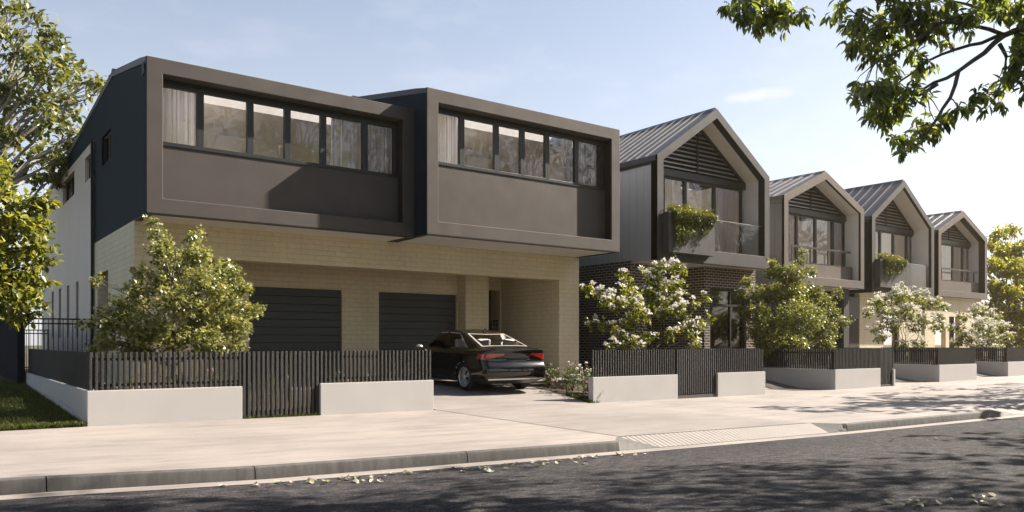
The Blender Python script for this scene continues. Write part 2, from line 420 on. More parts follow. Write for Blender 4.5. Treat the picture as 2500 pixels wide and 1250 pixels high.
# the concrete runs on behind the fence line to the stepped-back fences of the far houses
rows.append([(X, FLY + (.03 if X < 19.05 else 1.7), zf(X)) for X in XS])
struct(MB().grid(rows), 'footpath', M['fp'], smooth=True)
# rounded kerb with open joints, in castings
mbk = MB(); mbb = MB()
def in_cross(X): return any(a + 1e-4 < X < d - 1e-4 for a, b, c, d, e, f in CROSS)
joints = [-7.4, -5.8, -4.1, -2.4, -.75, .92, 2.88, 5.55, 8.1, 13.6, 15.2, 16.9, 19.1, 22.9, 24.5, 26.2, 29.4, 31.4, 33.4, 35.4, 38, 41, 44, 48, 52, 58, 64, 70, 80, 90]
PROF = [(.09, .0015), (.03, -.002), (.010, -.012), (.0, -.035), (-.012, -.14)]
for a, b in zip(joints, joints[1:]):
    if in_cross((a + b) / 2): continue
    n = max(2, int((b - a) / .5)); xs = np.linspace(a + .006, b - .006, n + 1)
    r = [[(x, KY(x) + dy, zk(x) + dz + (.001 if dy > 0 else 0)) for x in xs] for dy, dz in PROF]
    mbk.grid(r)
    if any(abs(a - q[0]) < .01 or abs(a - q[3]) < .01 for q in CROSS): continue
    mbb.box(a - .02, a + .02, KY(a) + .010, KY(a) + .03, zk(a) - .2, zk(a) - .02)
for a, b, c, d, e, f in CROSS:                                   # sloped wings of the crossing
    mbk.quad((a, KY(a) - .012, zk(a) - .14), (e, KY(e) - .012, zk(e) - .135), (b, KY(b) + APR + .01, zfp(b, KY(b) + APR) + .001), (a, KY(a) + .085, zk(a) + .001), (a, KY(a) + .02, zk(a) - .004))
    mbk.quad((f, KY(f) - .012, zk(f) - .135), (d, KY(d) - .012, zk(d) - .14), (d, KY(d) + .02, zk(d) - .004), (d, KY(d) + .085, zk(d) + .001), (c, KY(c) + APR + .01, zfp(c, KY(c) + APR) + .001))
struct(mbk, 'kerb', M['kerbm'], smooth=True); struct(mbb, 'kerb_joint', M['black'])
mba = MB()
for a, b, c, d, e, f in CROSS:
    n = 12
    mba.grid([[(e + (f - e) * i / n, KY(e + (f - e) * i / n) - .012, zk(e + (f - e) * i / n) - .134) for i in range(n + 1)],
              [(b + (c - b) * i / n, KY(b + (c - b) * i / n) + APR + .012, zfp(b + (c - b) * i / n, KY(b + (c - b) * i / n) + APR) + .0015) for i in range(n + 1)]])
struct(mba, 'driveway_apron', M['rib'])
GW = .2
struct(MB().grid([[(X, KY(X) - GW, zk(X) - .152) for X in XS], [(X, KY(X), zk(X) - .139) for X in XS]]), 'gutter', M['fp'])
mbr = []
for j in range(11):
    t = j / 10
    mbr.append([(X, 1.3 + (KY(X) - GW + .02 - 1.3) * t, zk(X) - .158 + .10 * math.sin(math.pi * min(1, (1 - t) * 1.0)) * .7) for X in XS])
struct(MB().grid(mbr), 'road', M['asph'], smooth=True)
struct(MB().grid([[(X, y, zk(X) - .02 + .05 * (y < 0)) for X in XS] for y in (-22, -2, 1.3)]), 'near_verge', M['lawnm'])
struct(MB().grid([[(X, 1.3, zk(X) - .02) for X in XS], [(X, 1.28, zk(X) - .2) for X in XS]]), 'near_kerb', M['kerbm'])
# driveway sheets, 5 mm above what they lie on
def drive(xa0, xa1, xb0, xb1, y1, name):
    r = []
    for j in range(15):
        t = j / 14; row = []
        for i in range(9):
            u = i / 8; X0 = xa0 + (xa1 - xa0) * u; X1 = xb0 + (xb1 - xb0) * u
            X = X0 + (X1 - X0) * t; Y0 = KY(X) + APR + .004; Y = Y0 + (y1 - Y0) * t
            row.append((X, Y, (zfp(X, Y) if Y < FLY else yardz(X, Y)) + .005))
        r.append(row)
    struct(MB().grid(r), name, M['drive'], smooth=True)
drive(8.5, 13.1, 8.2, 12.42, FLY, 'driveway')
r = [[(X, Y, yardz(X, Y) + .006) for X in np.linspace(8.2, 12.28, 9)] for Y in np.linspace(FLY, 17.2, 14)]
struct(MB().grid(r), 'driveway', M['drive'], smooth=True)
r = [[(X, Y, yardz(X, Y) + .006) for X in np.linspace(6.4, 15.6, 9)] for Y in np.linspace(17.2, 20.9, 6)]
struct(MB().grid(r), 'driveway', M['drive'], smooth=True)
for xa, xb in ((19.02, 22.95), (26.2, 30.6), (32.9, 37.9)):
    r = [[(X, Y, yardz(max(X, 19.1), Y) + .008) for X in np.linspace(xa, xb, 5)] for Y in np.linspace(15.2, 24, 14)]
    struct(MB().grid(r), 'driveway', M['drive'], smooth=True)
struct(MB().grid([[(X, Y, yardz(X, Y) - (.0 if (X < 19.05 or Y > 15.4) else .012)) for X in [1.98] + [x for x in XS if x > 2]] for Y in (13.64, 14, 14.5, 15, 15.25, 15.8, 16.5, 17.2, 20, 26, 40, 90)]), 'garden_bed', M['soil'])
struct(MB().grid([[(X, Y, lawnz(X, Y)) for X in (-60, -30, -14, -8, -5, -3, -1, .5, 1.3, 1.98)] for Y in (13.6, 14, 15, 16, 18, 20, 23, 30, 60)]), 'lawn', M['lawnm'])

# ================= fences =================
def bar(mb, cx, cy, z0, z1, w=.050, ch=.012):
    h = w / 2
    mb.prism([(cx - h, cy - h + ch), (cx - h + ch, cy - h), (cx + h - ch, cy - h), (cx + h, cy - h + ch), (cx + h, cy + h - ch), (cx + h - ch, cy + h), (cx - h + ch, cy + h), (cx - h, cy + h - ch)], z0, z1, 'z')
def fence(label, X0, X1, Yf, ztop, zwall, gate=None, left=None, right=None, pitch=.082, thr=True, wallend=None):
    root = thing('front_fence', label, 'fence', ((X0 + X1) / 2, Yf, zf(X0)), 'white walled slat fences along the footpath')
    T = .17; segs = [(X0, X1)] if not gate else [(X0, gate[0]), (gate[1], X1)]
    zb = lambda X: zf(X) - .12
    for a, b in segs:
        w = MB(); 
        if b - a < .2: pts = [(a, zb(a)), (b, zb(b)), (b, zwall - .06), (a, zwall - .06)]
        else: pts = [(a, zb(a)), (b, zb(b)), (b, zwall - .003), (a, zwall + .003)]
        w.prism(pts, Yf, Yf + T); w.build('low_wall', M['render'], root, bevel=.006)
    yc = Yf + .075; n = max(1, int(round((X1 - X0 - .06) / pitch)))
    allx = [X0 + .05 + (X1 - X0 - .10) * i / n for i in range(n + 1)]
    for a, b in segs:
        xs = [x for x in allx if a + .01 < x < b - .01]
        if not xs: continue
        sl = MB()
        for x in xs: bar(sl, x, yc, zwall - .01, ztop)
        sl.box(a + .02, b - .02, yc + .020, yc + .05, ztop - .13, ztop - .09); sl.box(a + .02, b - .02, yc + .020, yc + .05, zwall + .06, zwall + .10)
        sl.build('slat_panel', M['slat'], root)
    if gate:
        g = MB(); gx0, gx1 = gate[0] + .045, gate[1] - .045; zg = zf(gate[0]) + (.10 if thr else .03)
        n = int(round((gx1 - gx0) / pitch))
        for i in range(n + 1): bar(g, gx0 + (gx1 - gx0) * i / n, yc, zg, ztop, .060)
        go = g.build('gate', M['slat'], root)
        fr = MB().box(gx0, gx1, yc + .028, yc + .06, ztop - .14, ztop - .08).box(gx0, gx1, yc + .028, yc + .06, zg + .05, zg + .10)
        fr.box(gx0 + .01, gx0 + .06, yc + .03, yc + .075, zg, ztop - .02).box(gx1 - .06, gx1 - .01, yc + .03, yc + .075, zg, ztop - .02)
        fr.build('gate_frame', M['dark2'], go)
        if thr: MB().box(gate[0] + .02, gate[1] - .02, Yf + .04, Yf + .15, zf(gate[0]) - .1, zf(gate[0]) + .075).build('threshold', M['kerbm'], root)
        for gx in gate: MB().box(gx - .03 if gx == gate[1] else gx + .002, gx - .002 if gx == gate[1] else gx + .03, Yf + .09, Yf + .17, zf(gx) - .1, ztop - .01).build('gate_post', M['black'], root)
    for xs, ln, sgn in ((X0, left, 1), (X1, right, -1)):
        if not ln: continue
        zb0 = (lambda Y: lawnz(X0, Y) - .15) if (sgn == 1 and X0 < 3) else (lambda Y: zf(xs) - .1)
        w = MB(); a, b = (xs, xs + T) if sgn == 1 else (xs - T, xs)
        w.prism([(Yf + T + .002, zb0(Yf)), (Yf + ln, zb0(Yf + ln)), (Yf + ln, zwall), (Yf + T + .002, zwall)], a, b, 'x')
        w.build('low_wall', M['render'], root, bevel=.006)
        s2 = MB(); xc = xs + sgn * .075; n = int(round((ln - .2) / pitch))
        for i in range(1, n + 1): bar(s2, xc, yc + i * (ln - .2) / n, zwall - .01, ztop)
        s2.box(xc + sgn * .028 - .011, xc + sgn * .028 + .011, yc + .06, Yf + ln - .05, ztop - .13, ztop - .09)
        s2.build('slat_panel', M['slat'], root)
    return root
fence('long charcoal slat fence on a white wall between the lawn and the driveway', 1.985, 8.15, FLY, -.155, -.75, (XA(592, FLY), XA(783, FLY)), 9.3, None, thr=False)
fence('charcoal slat fence with a gate in its white wall, fronting the dark brick house', 12.45, 18.99, FLY, -.175, -.815, (XA(1655, FLY), XA(1753, FLY)), None, 3.0)
fence('slat fence around the second maple with its gate at the far right end', XA(2039.5, 13.9), XA(2186, 13.9), 13.9, -.206, -.858, (XA(2150, 13.9), XA(2182, 13.9)), 5.2, 4)
fence('gateless slat fence around the white blossom tree beside the far driveway', XA(2293.5, 14.3), XA(2384.5, 14.3), 14.3, -.211, -.849, None, 5.2, 4)
fence('farthest slat fence, cut off by the right edge of the picture', XA(2461, 14.8), 43.5, 14.8, -.233, -.853, None, 5.2, 4)

# tall dark boundary fence and picket fence on the left
bf = thing('boundary_fence', 'tall dark blue steel panel fence at the edge of the lawn', 'fence', (1.9, 26, -1.0))
mb = MB()
for i in range(60):
    y0 = 22.95 + i * .2
    mb.prism([(1.86, y0), (1.86, y0 + .08), (1.90, y0 + .10), (1.90, y0 + .18), (1.86, y0 + .2), (1.83, y0 + .2), (1.83, y0)], -1.3, .62, 'z')
mb.build('panel', M['colorb'], bf); MB().box(1.80, 1.93, 22.9, 35, .62, .68).build('top_rail', M['colorb'], bf)
MB().box(1.80, 1.92, 22.85, 22.95, -1.4, .68).build('fence_post', M['colorb'], bf)
def picket(label, x0, x1, y, zt, zb):
    r = thing('picket_fence', label, 'fence', ((x0 + x1) / 2, y, zb), 'black metal picket fences in the side passage')
    mb = MB(); n = int((x1 - x0) / .108)
    for i in range(n + 1):
        x = x0 + (x1 - x0) * i / n; mb.box(x - .009, x + .009, y - .009, y + .009, zb, zt)
    mb.build('pickets', M['picket'], r)
    for z in (zt, zt - .125, zb + .1): MB().box(x0, x1, y - .02, y + .02, z - .02, z + .018).build('rail', M['picket'], r)
    for x in (x0, x1): MB().box(x - .028, x + .028, y - .028, y + .028, zb - .1, zt + .03).build('fence_post', M['picket'], r)
picket('black metal picket fence with a double top rail across the side passage', 2.02, 3.58, 23.9, .62, -1.0)
picket('distant black picket fence glimpsed through the nearer one', 2.0, 3.6, 33.5, .45, -1.0)
# ================= windows and rooms =================
def window(root, x0, x1, z0, z1, y, fw=.06, fd=.09, curt=None, mat='dark2', name='window', mull=(), glass='glass'):
    """outer frame x0..x1, z0..z1 with its face at y; curt = list of (x0,x1) hung behind"""
    mb = MB(); mb.ring([(x0, z0), (x1, z0), (x1, z1), (x0, z1)], [(x0 + fw, z0 + fw), (x1 - fw, z0 + fw), (x1 - fw, z1 - fw), (x0 + fw, z1 - fw)], y, y + fd)
    for m in mull: mb.box(m - fw / 2, m + fw / 2, y + .004, y + fd - .004, z0 + fw, z1 - fw)
    w = mb.build(name, M[mat], root, bevel=.006)
    MB().quad((x0 + fw - .01, y + fd * .55, z0 + fw - .01), (x1 - fw + .01, y + fd * .55, z0 + fw - .01), (x1 - fw + .01, y + fd * .55, z1 - fw + .01), (x0 + fw - .01, y + fd * .55, z1 - fw + .01)).build('pane', M[glass], w)
    for c in curt or (): curtain(w, c[0], c[1], y + fd + .06, z0 + .02, z1 - .02)
    return w
def curtain(parent, x0, x1, y, z0, z1):
    n = max(6, int((x1 - x0) / .018)); rows = []
    ph = random.random() * 6
    xs = np.linspace(x0, x1, n + 1)
    def yy(x, t): return y + .028 * math.sin(x * 58 + ph + 1.2 * math.sin(x * 9)) * (1 - .25 * t) + .012 * math.sin(x * 131 + ph)
    for t in (0, .5, 1): rows.append([(x, yy(x, t), z0 + (z1 - z0) * t) for x in xs])
    MB().grid(rows).build('curtain', M['curtain'], parent, smooth=True)
def room(root, x0, x1, y0, y1, z0, z1, open_top=None):
    r = MB()
    r.quad((x0, y1, z0), (x1, y1, z0), (x1, y1, z1), (x0, y1, z1)); r.quad((x0, y0, z0), (x0, y1, z0), (x0, y1, z1), (x0, y0, z1))
    r.quad((x1, y0, z0), (x1, y1, z0), (x1, y1, z1), (x1, y0, z1)); r.quad((x0, y0, z0), (x1, y0, z0), (x1, y1, z0), (x0, y1, z0)); 
    if not open_top: r.quad((x0, y0, z1), (x1, y0, z1), (x1, y1, z1), (x0, y1, z1))
    else:
        a, b, h = open_top                    # ceiling with a shaft to the roof opening added to light the room
        r.quad((x0, y0, z1), (x1, y0, z1), (x1, a, z1), (x0, a, z1)); r.quad((x0, b, z1), (x1, b, z1), (x1, y1, z1), (x0, y1, z1))
        r.quad((x0, a, z1), (x1, a, z1), (x1, a, h), (x0, a, h)); r.quad((x0, b, z1), (x1, b, z1), (x1, b, h), (x0, b, h))
    o = r.build('room_interior', M['room'], root)
    MB().box(x0 + (x1 - x0) * .32, x0 + (x1 - x0) * .58, y1 - .55, y1 - .03, z0, z0 + (z1 - z0) * .42).build('cabinet', M['frameB'], o)
    return o

# ================= the duplex with two boxed upper storeys =================
dx = thing('duplex_house', 'wide cream block duplex with two boxed charcoal upper storeys and two garage doors', 'house', (10, 20, -1.08))
ZB = 2.667
def box_front(X0, X1, Yf, zb, zt, ins, rec, sill, head, muls, yb, curt):
    o = MB(); i = ins
    o.ring([(X0, zb), (X1, zb), (X1, zt), (X0, zt)], [(X0 + i, zb + i + .005), (X1 - i, zb + i + .005), (X1 - i, zt - i), (X0 + i, zt - i)], Yf, Yf + .9)
    fr = o.build('upper_box', M['box'], dx, bevel=.012)
    yp = Yf + rec
    MB().box(X0 + i - .02, X1 - i + .02, yp, yp + .12, zb + i - .02, sill).build('spandrel_panel', M['box'], fr)
    MB().box(X0 + i - .02, X1 - i + .02, yp + .05, yp + .16, head, zt - i + .02).build('head_trim', M['black'], fr)
    MB().box(X0 + i - .01, X1 - i + .01, yp - .02, yp + .05, sill, sill + .018).build('sill', M['dark2'], fr)
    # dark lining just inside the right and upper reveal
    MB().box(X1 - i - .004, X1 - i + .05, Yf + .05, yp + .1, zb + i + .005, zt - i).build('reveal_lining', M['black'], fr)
    xs = [X0 + i - .02] + muls + [X1 - i - .02]
    for k in range(len(xs) - 1):
        cs = []
        a, b = xs[k] + .04, xs[k + 1] - .04
        for kk, f0, f1 in curt:
            if kk == k: cs.append((a + (b - a) * f0, a + (b - a) * f1))
        window(dx, xs[k], xs[k + 1], sill + .016, head, yp + .03, .075, .1, cs)
    room(dx, X0 + i, X1 - i, yp + .3, yp + 4.2, sill - .9, head + .15, (Yf + .57, Yf + .55 + ROOFGAP1, zt + .1))
    return fr
Y1, Y2 = 17.5, 16.88
yg1, yg2 = Y1 + .30, Y2 + .30
m1 = [(XA(a, yg1) + XA(b, yg1)) / 2 for a, b in ((482, 497), (604, 619), (695, 710), (783, 797), (886, 898))]
m2 = [(XA(a, yg2) + XA(b, yg2)) / 2 for a, b in ((1122, 1135), (1207, 1219), (1271, 1282), (1331, 1342), (1403, 1413))]
XM = 9.91; XR = 16.49; XL = 3.63
b1 = box_front(XL, XM - .003, Y1, ZB, 5.90, .32, .27, 4.16, 5.49, m1, 0, [(0, 0, 1), (4, .22, 1), (5, 0, 1)])
b2 = box_front(XM, XR, Y2, ZB + .008, 6.30, .33, .27, (836 - 403) * dep(XA(1075, yg2), yg2) / F, (836 - 268) * dep(XA(1075, yg2), yg2) / F, m2, 0, [(0, 0, 1), (1, 0, .14), (4, .62, 1), (5, 0, .9)])
# soffits with their black edge trims
for a, b, y, z, par in ((XL, XM - .003, Y1, ZB, b1), (XM, XR, Y2, ZB + .008, b2)):
    MB().box(a + .16, b - .16, y + .16, 18.69, z - .007, z - .001).build('soffit', M['soffit'], dx)
    t = MB().box(a + .004, b - .004, y + .004, y + .15, z - .014, z - .001).box(b - .15, b - .004, y + .15, 18.688, z - .014, z - .001)
    if par is b1: t.box(a + .004, a + .15, y + .15, 18.688, z - .014, z - .001)
    t.build('soffit_trim', M['black'], dx)
# roofs: low skillion rising to a ridge and falling away behind
RY, BY = 21.16, 35.5
def roofz(Y, z0, Yf):
    s = .187; zr = z0 + s * (RY - Yf)
    return z0 + s * (Y - Yf) if Y <= RY else zr - .073 * (Y - RY)
for a, b, y, z in ((XL - .015, XM - .004, Y1, 5.90), (XM - .004, XR + .01, Y2, 6.30)):
    e = .002
    pts = [(y + .012, roofz(y, z, y) - .02), (RY, roofz(RY, z, y)), (BY, roofz(BY, z, y)), (BY, roofz(BY, z, y) - .14), (RY, roofz(RY, z, y) - .14), (y + .012, roofz(y, z, y) - .16)]
    ya, yb_ = y + .55, y + .55 + ROOFGAP1; za, zb_ = roofz(ya, z, y), roofz(yb_, z, y)  # unseen gap added in the roof to let sun into the room
    MB().prism([pts[0], (ya, za), (ya, za - .14), pts[5]], a, b, 'x').prism([(yb_, zb_), pts[1], pts[4], (yb_, zb_ - .14)], a, b, 'x').prism([(ya, za), (yb_, zb_), (yb_, zb_ - .14), (ya, za - .14)], a, a + .7, 'x').prism([(ya, za), (yb_, zb_), (yb_, zb_ - .14), (ya, za - .14)], b - .7, b, 'x').prism([pts[1], pts[2], pts[3], pts[4]], a, b, 'x').build('roof', M['dark2'], dx)
    MB().box(a, b, RY - .07, RY + .07, roofz(RY, z, y) - .02, roofz(RY, z, y) + .045).build('ridge_cap', M['dark2'], dx)
rt1 = lambda Y: roofz(Y, 5.90, Y1) - .15
rt2 = lambda Y: roofz(Y, 6.30, Y2) - .15
# dark boarded side wall and pale boarded wall with their small windows
hole_d = (21.42, 22.64, 4.53, 5.27)
mb = wall_cols(MB(), 'x', XL, XL + .16, [Y1 + .9, RY, 23.77], rt1, lambda Y: ZB, [hole_d])
wall_cols(mb, 'x', XL, XL + .16, [23.77, BY], rt1, lambda Y: 5.44)
mb.prism([(Y1 + .012, 5.86), (Y1 + .9, 5.86), (Y1 + .9, rt1(Y1 + .9)), (Y1 + .012, rt1(Y1) + .02)], XL, XL + .16, 'x')
mb.prism([(Y1 + .02, ZB + .003), (Y1 + .9, ZB + .003), (Y1 + .9, 5.86), (Y1 + .02, 5.86)], XL - .006, XL + .1, 'x')
mb.build('dark_side_wall', M['darkclad'], dx)
MB().box(XL - .03, XL, Y1 + .10, Y1 + .30, 5.55, 5.80).build('flue_cowl', M['frameA'], dx)
mb = wall_cols(MB(), 'x', XM, XM + .16, [Y2 + .9, RY, BY], rt2, lambda Y: ZB)
mb.prism([(Y2 + .02, ZB + .01), (Y2 + .9, ZB + .01), (Y2 + .9, rt2(Y2 + .9)), (Y2 + .02, rt2(Y2) + .02)], XM - .007, XM + .1, 'x')
mb.build('dark_side_wall', M['darkclad'], dx)
hw = [(23.80, 25.10, 4.50, 5.18), (27.1, 29.6, 4.49, 5.22)] + [(YA(b, XL), YA(a, XL), .15, 1.80) for a, b in ((188, 194.5), (165.5, 172), (146, 151.5), (128.5, 133.5))] + [(23.80, 24.2, .1, 1.95)]
mb = wall_cols(MB(), 'x', XL - .03, XL + .16, [23.785, BY], lambda Y: 5.438, lambda Y: -1.3, hw)
mb.build('pale_side_wall', M['lightclad'], dx)
for h in [hole_d] + hw:
    y0, y1, z0, z1 = h; f = MB(); fw = .05
    f.ring([(y0, z0), (y1, z0), (y1, z1), (y0, z1)], [(y0 + fw, z0 + fw), (y1 - fw, z0 + fw), (y1 - fw, z1 - fw), (y0 + fw, z1 - fw)], XL + .07, XL + .13, 'x')
    if y1 - y0 > 1: f.box(XL + .072, XL + .128, (y0 + y1) / 2 - .03, (y0 + y1) / 2 + .03, z0 + fw, z1 - fw)
    w = f.build('window', M['black'], dx)
    MB().quad((XL + .1, y1, z0), (XL + .1, y0, z0), (XL + .1, y0, z1), (XL + .1, y1, z1)).build('pane', M['glass'], w)
    MB().box(XL + .5, XL + .52, y0 - .3, y1 + .3, z0 - .3, z1 + .3).build('blind', M['dark2'], w)
# cream block ground storey
YW = 18.69; OH = 1.93; OX0, OX1 = 5.16, XA(1365, YW)
mb = MB()
mb.box(XL, OX0, YW, YW + .4, -1.3, OH).box(XL, XR - .01, YW, YW + .4, OH, ZB - .004).box(OX1, XR - .01, YW, YW + .4, -1.3, OH)
wall_cols(mb, 'x', XL, XL + .25, [YW + .4, 23.785], lambda Y: ZB - .004, lambda Y: -1.3, [(21.75, 23.25, -1.3, 1.8)])
mb.box(OX1, OX1 + .25, YW + .4, 24, -1.3, ZB)
YD = 20.75
mb.box(OX0, XA(604, YD), YD - .14, YD + .2, -1.3, ZB)
d1, d2, d3, d4 = XA(604, YD), XA(835, YD), XA(925, YD), XA(1116, YD)
ZD = 1.475
mb.box(d1, XA(1117, YD), YD, YD + .2, ZD, ZB).box(d2, d3, YD, YD + .2, -1.3, ZD)
px0, px1 = XA(1137, 20.3), XA(1193, 20.3)
mb.box(d4, px0 + .002, YD + .002, YD + .2, -1.3, ZD).box(px0, px1, 20.3, YD + .3, -1.3, ZB)
mb.box(px1 - .25, px1, YD + .3, 21.75, -1.3, ZB)
pd0, pd1 = 14.55, 15.62
mb.box(px1, pd0, 21.75, 21.95, -1.3, ZB).box(pd1, OX1, 21.75, 21.95, -1.3, ZB).box(pd0, pd1, 21.75, 21.95, 1.76, ZB)
mb.build('block_wall', M['cream'], dx)
mb = MB().box(XL + .6, XL + .66, 21.7, 23.3, -1.3, 1.8); mb.build('porch_wall', M['frameB'], dx)
MB().box(OX0, OX1, YW + .4, 21.7, 2.3, 2.36).build('carport_ceiling', M['soffit'], dx)
MB().box(pd0, pd1, 22.3, 22.36, -1.3, 1.9).build('passage_door', M['navy'], dx)
mb = MB()
for i in range(9): x = pd0 + .06 + i * .12; mb.box(x - .009, x + .009, 21.84, 21.86, -1.05, .75)
mb.box(pd0, pd1, 21.83, 21.87, .72, .76).box(pd0, pd1, 21.83, 21.87, .58, .61); mb.build('passage_gate', M['picket'], dx)
for a, b in ((d1, d2), (d3, d4)):
    g = MB(); n = 12; z0 = -1.07; hh = (ZD - z0) / n; y = YD + .09
    for k in range(n):
        za, zb2 = z0 + k * hh, z0 + (k + 1) * hh
        g.prism([(y + .016, za), (y, za + .009), (y, zb2 - .009), (y + .016, zb2 - .002), (y + .06, zb2 - .002), (y + .06, za)], a - .02, b + .02, 'x')
    g.build('garage_door', M['garage'], dx)
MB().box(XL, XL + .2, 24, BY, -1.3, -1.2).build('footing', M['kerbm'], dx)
MB().box(XR - .2, XR, 18.7, BY, -1.3, ZB).box(XR - .16, XR + .002, Y2 + .9, BY, ZB, 5.6).build('far_side_wall', M['darkclad'], dx)
MB().prism([(XL, -1.3), (XR, -1.3), (XR, 5.6), (XL, 5.6)], BY - .2, BY).build('rear_wall', M['lightclad'], dx)
MB().box(XL - .09, XL - .03, 23.70, 23.78, -1.2, 5.42).build('downpipe', M['black'], dx)

# ================= gabled houses =================
def gable_outline(X0, X1, zb, ze, sl, i=0.0, drop=0.0, bot=0.0):
    xm = (X0 + X1) / 2; za = ze + sl * (xm - X0)
    return [(X0 + i, zb + bot), (X1 - i, zb + bot), (X1 - i, ze + sl * i - drop), (xm, za - drop), (X0 + i, ze + sl * i - drop)]
def gable_house(label, X0, Y0, zb, ze, sl, W, kind, strip, depth, fm, roofm, sidem, winpx, bot, seams=.42, top_roof=True):
    X1 = X0 + W; xm = (X0 + X1) / 2; za = ze + sl * W / 2
    root = thing('gabled_house', label, 'house', (xm, Y0, -1.08), 'gabled houses along the street')
    out = gable_outline(X0, X1, zb, ze, sl); inn = gable_outline(X0, X1, zb, ze, sl, .29, .33, bot)
    fr = MB().ring(out, inn, Y0, Y0 + strip).build('gable_frame', M[fm], root, bevel=.008)
    # inner return of the frame in black, then the white lining up to the window wall
    i2 = gable_outline(X0, X1, zb, ze, sl, .294, .335, bot + .004); i3 = gable_outline(X0, X1, zb, ze, sl, .27, .31, bot - .03)
    MB().ring(i3, i2, Y0 + .02, Y0 + strip + .001).build('frame_return', M['black'], fr)
    yb = Y0 + depth
    i4 = gable_outline(X0, X1, zb, ze, sl, .20, .24, bot - .05)
    MB().ring(i4, i2, Y0 + strip + .002, yb + .1).build('lining', M['white'], root)
    L = 13.5
    # side walls, roof slopes, seams, ridge
    for xs, s in ((X0, 1), (X1, -1)):
        a, b = (xs + .06, xs + .19) if s == 1 else (xs - .19, xs - .06)
        MB().prism([(Y0 + strip - .01, zb), (Y0 + L, zb), (Y0 + L, ze + .02), (Y0 + strip - .01, ze + .02)], a, b, 'x').build('side_wall', M[sidem], root)
        a, b = (xs + .01, xs + .07) if s == 1 else (xs - .07, xs - .01)
        MB().box(a, b, Y0 + strip - .005, Y0 + L, ze - .26, ze + .01).build('eave_fascia', M['navy' if kind == 'A' else sidem], root)
        a, b = (xs + .0, xs + .12) if s == 1 else (xs - .12, xs - .0)
        MB().box(a, b, Y0 + .012, Y0 + strip + .002, zb + .006, ze - .004).build('frame_side', M['black'], fr)
        e = xs - .03 * s
        p = [(e, ze + .012 - sl * .03), (xm, za + .012), (xm, za - .16), (e, ze - .16 - sl * .03)]
        if s == 1: rf = MB().prism(p, Y0 + .06, Y0 + L).build('roof', M[roofm], root)
        else:                                   # the slope away from the street view has an opening added to light the room
            ym = Y0 + depth + .15; f1, f2 = .12, .12 + ROOFGAP2
            up = lambda f: (p[0][0] + (p[1][0] - p[0][0]) * f, p[0][1] + (p[1][1] - p[0][1]) * f); dn = lambda f: (p[3][0] + (p[2][0] - p[3][0]) * f, p[3][1] + (p[2][1] - p[3][1]) * f)
            rf = MB().prism(p, Y0 + .06, ym).prism(p, ym + 2.1, Y0 + L).prism([p[0], up(f1), dn(f1), p[3]], ym, ym + 2.1).prism([up(f2), p[1], p[2], dn(f2)], ym, ym + 2.1).build('roof', M[roofm], root)
        sm = MB(); y = Y0 + .50
        while y < Y0 + L:
            sm.prism([(e, ze + .010 - sl * .03), (xm - .05 * s, za + .010 - sl * .05), (xm - .05 * s, za + .055 - sl * .05), (e, ze + .055 - sl * .03)], y - .011, y + .011); y += seams
        sm.build('standing_seams', M['seam'], rf)
    MB().prism([(xm - .2, za - .2 * sl + .03), (xm, za + .06), (xm + .2, za - .2 * sl + .03), (xm, za + .0)], Y0 + .08, Y0 + L).build('ridge_cap', M[roofm], root)
    MB().prism(gable_outline(X0 + .1, X1 - .1, zb, ze, sl), Y0 + L - .1, Y0 + L).build('rear_wall', M[sidem], root)
    MB().box(X0 + .07, X1 - .07, Y0 + .12, Y0 + 3.4, zb - .008, zb - .002).build('soffit', M['soffit'], root)
    MB().box(X0 + .004, X1 - .004, Y0 + .004, Y0 + .118, zb - .014, zb - .002).build('soffit_trim', M['black'], root)
    # louvred gable
    zl = inn[2][1] - .02 if kind == 'A' else inn[2][1] - .06
    bx = lambda z: (X0 + .294 + max(0, (z - inn[2][1]) / sl), X1 - .294 - max(0, (z - inn[2][1]) / sl))
    zap = za - .335
    bk = MB().prism([(X0 + .25, zl - .04), (X1 - .25, zl - .04), (X1 - .25, inn[2][1]), (xm, zap + .03), (X0 + .25, inn[2][1])], yb + .10, yb + .14).build('louvre_screen', M['black'], root)
    lv = MB(); z = zl + .09; dz = .152 if kind == 'A' else .148
    while z < zap - .12:
        a, b = bx(z + .06); a += .02; b -= .02
        if b - a > .1: lv.prism([(yb - .03, z), (yb - .02, z + .045), (yb + .07, z + .085), (yb + .06, z + .04)], a, b, 'x')
        z += dz
    lv.build('louvre_blades', M['blade_l'], bk)
    MB().box(xm - .035, xm + .035, yb - .05, yb + .02, zl, zap - .06).build('louvre_post', M['black'], bk)
    edge = MB()
    for s in (-1, 1):
        xe = xm + s * (W / 2 - .294)
        edge.prism([(xe, inn[2][1] - .001), (xm, zap), (xm, zap - .16), (xe, inn[2][1] - .16)], yb - .06, yb + .06)
    edge.build('louvre_edge', M['black'], bk)
    # window wall
    zh = zl - .02
    MB().box(X0 + .28, X1 - .28, yb - .07, yb + .12, zh - .2, zh + .03).build('transom_beam', M['dark2'], root)
    zs = zb + bot + .02
    xs = [XA(p, yb) for p in winpx]
    for k in range(len(xs) - 1):
        a, b = xs[k], xs[k + 1]; c = []
        if k in (0, len(xs) - 2): c = [(a + .05, b - .05)]
        elif k == 1: c = [(a + .05, a + (b - a) * .22)]
        window(root, a, b, zs, zh - .2, yb, .065, .1, c)
    room(root, X0 + .3, X1 - .3, yb + .25, yb + 4.5, zs - .02, zh + .1, (yb + .27, yb + 2.2, zh + .14))
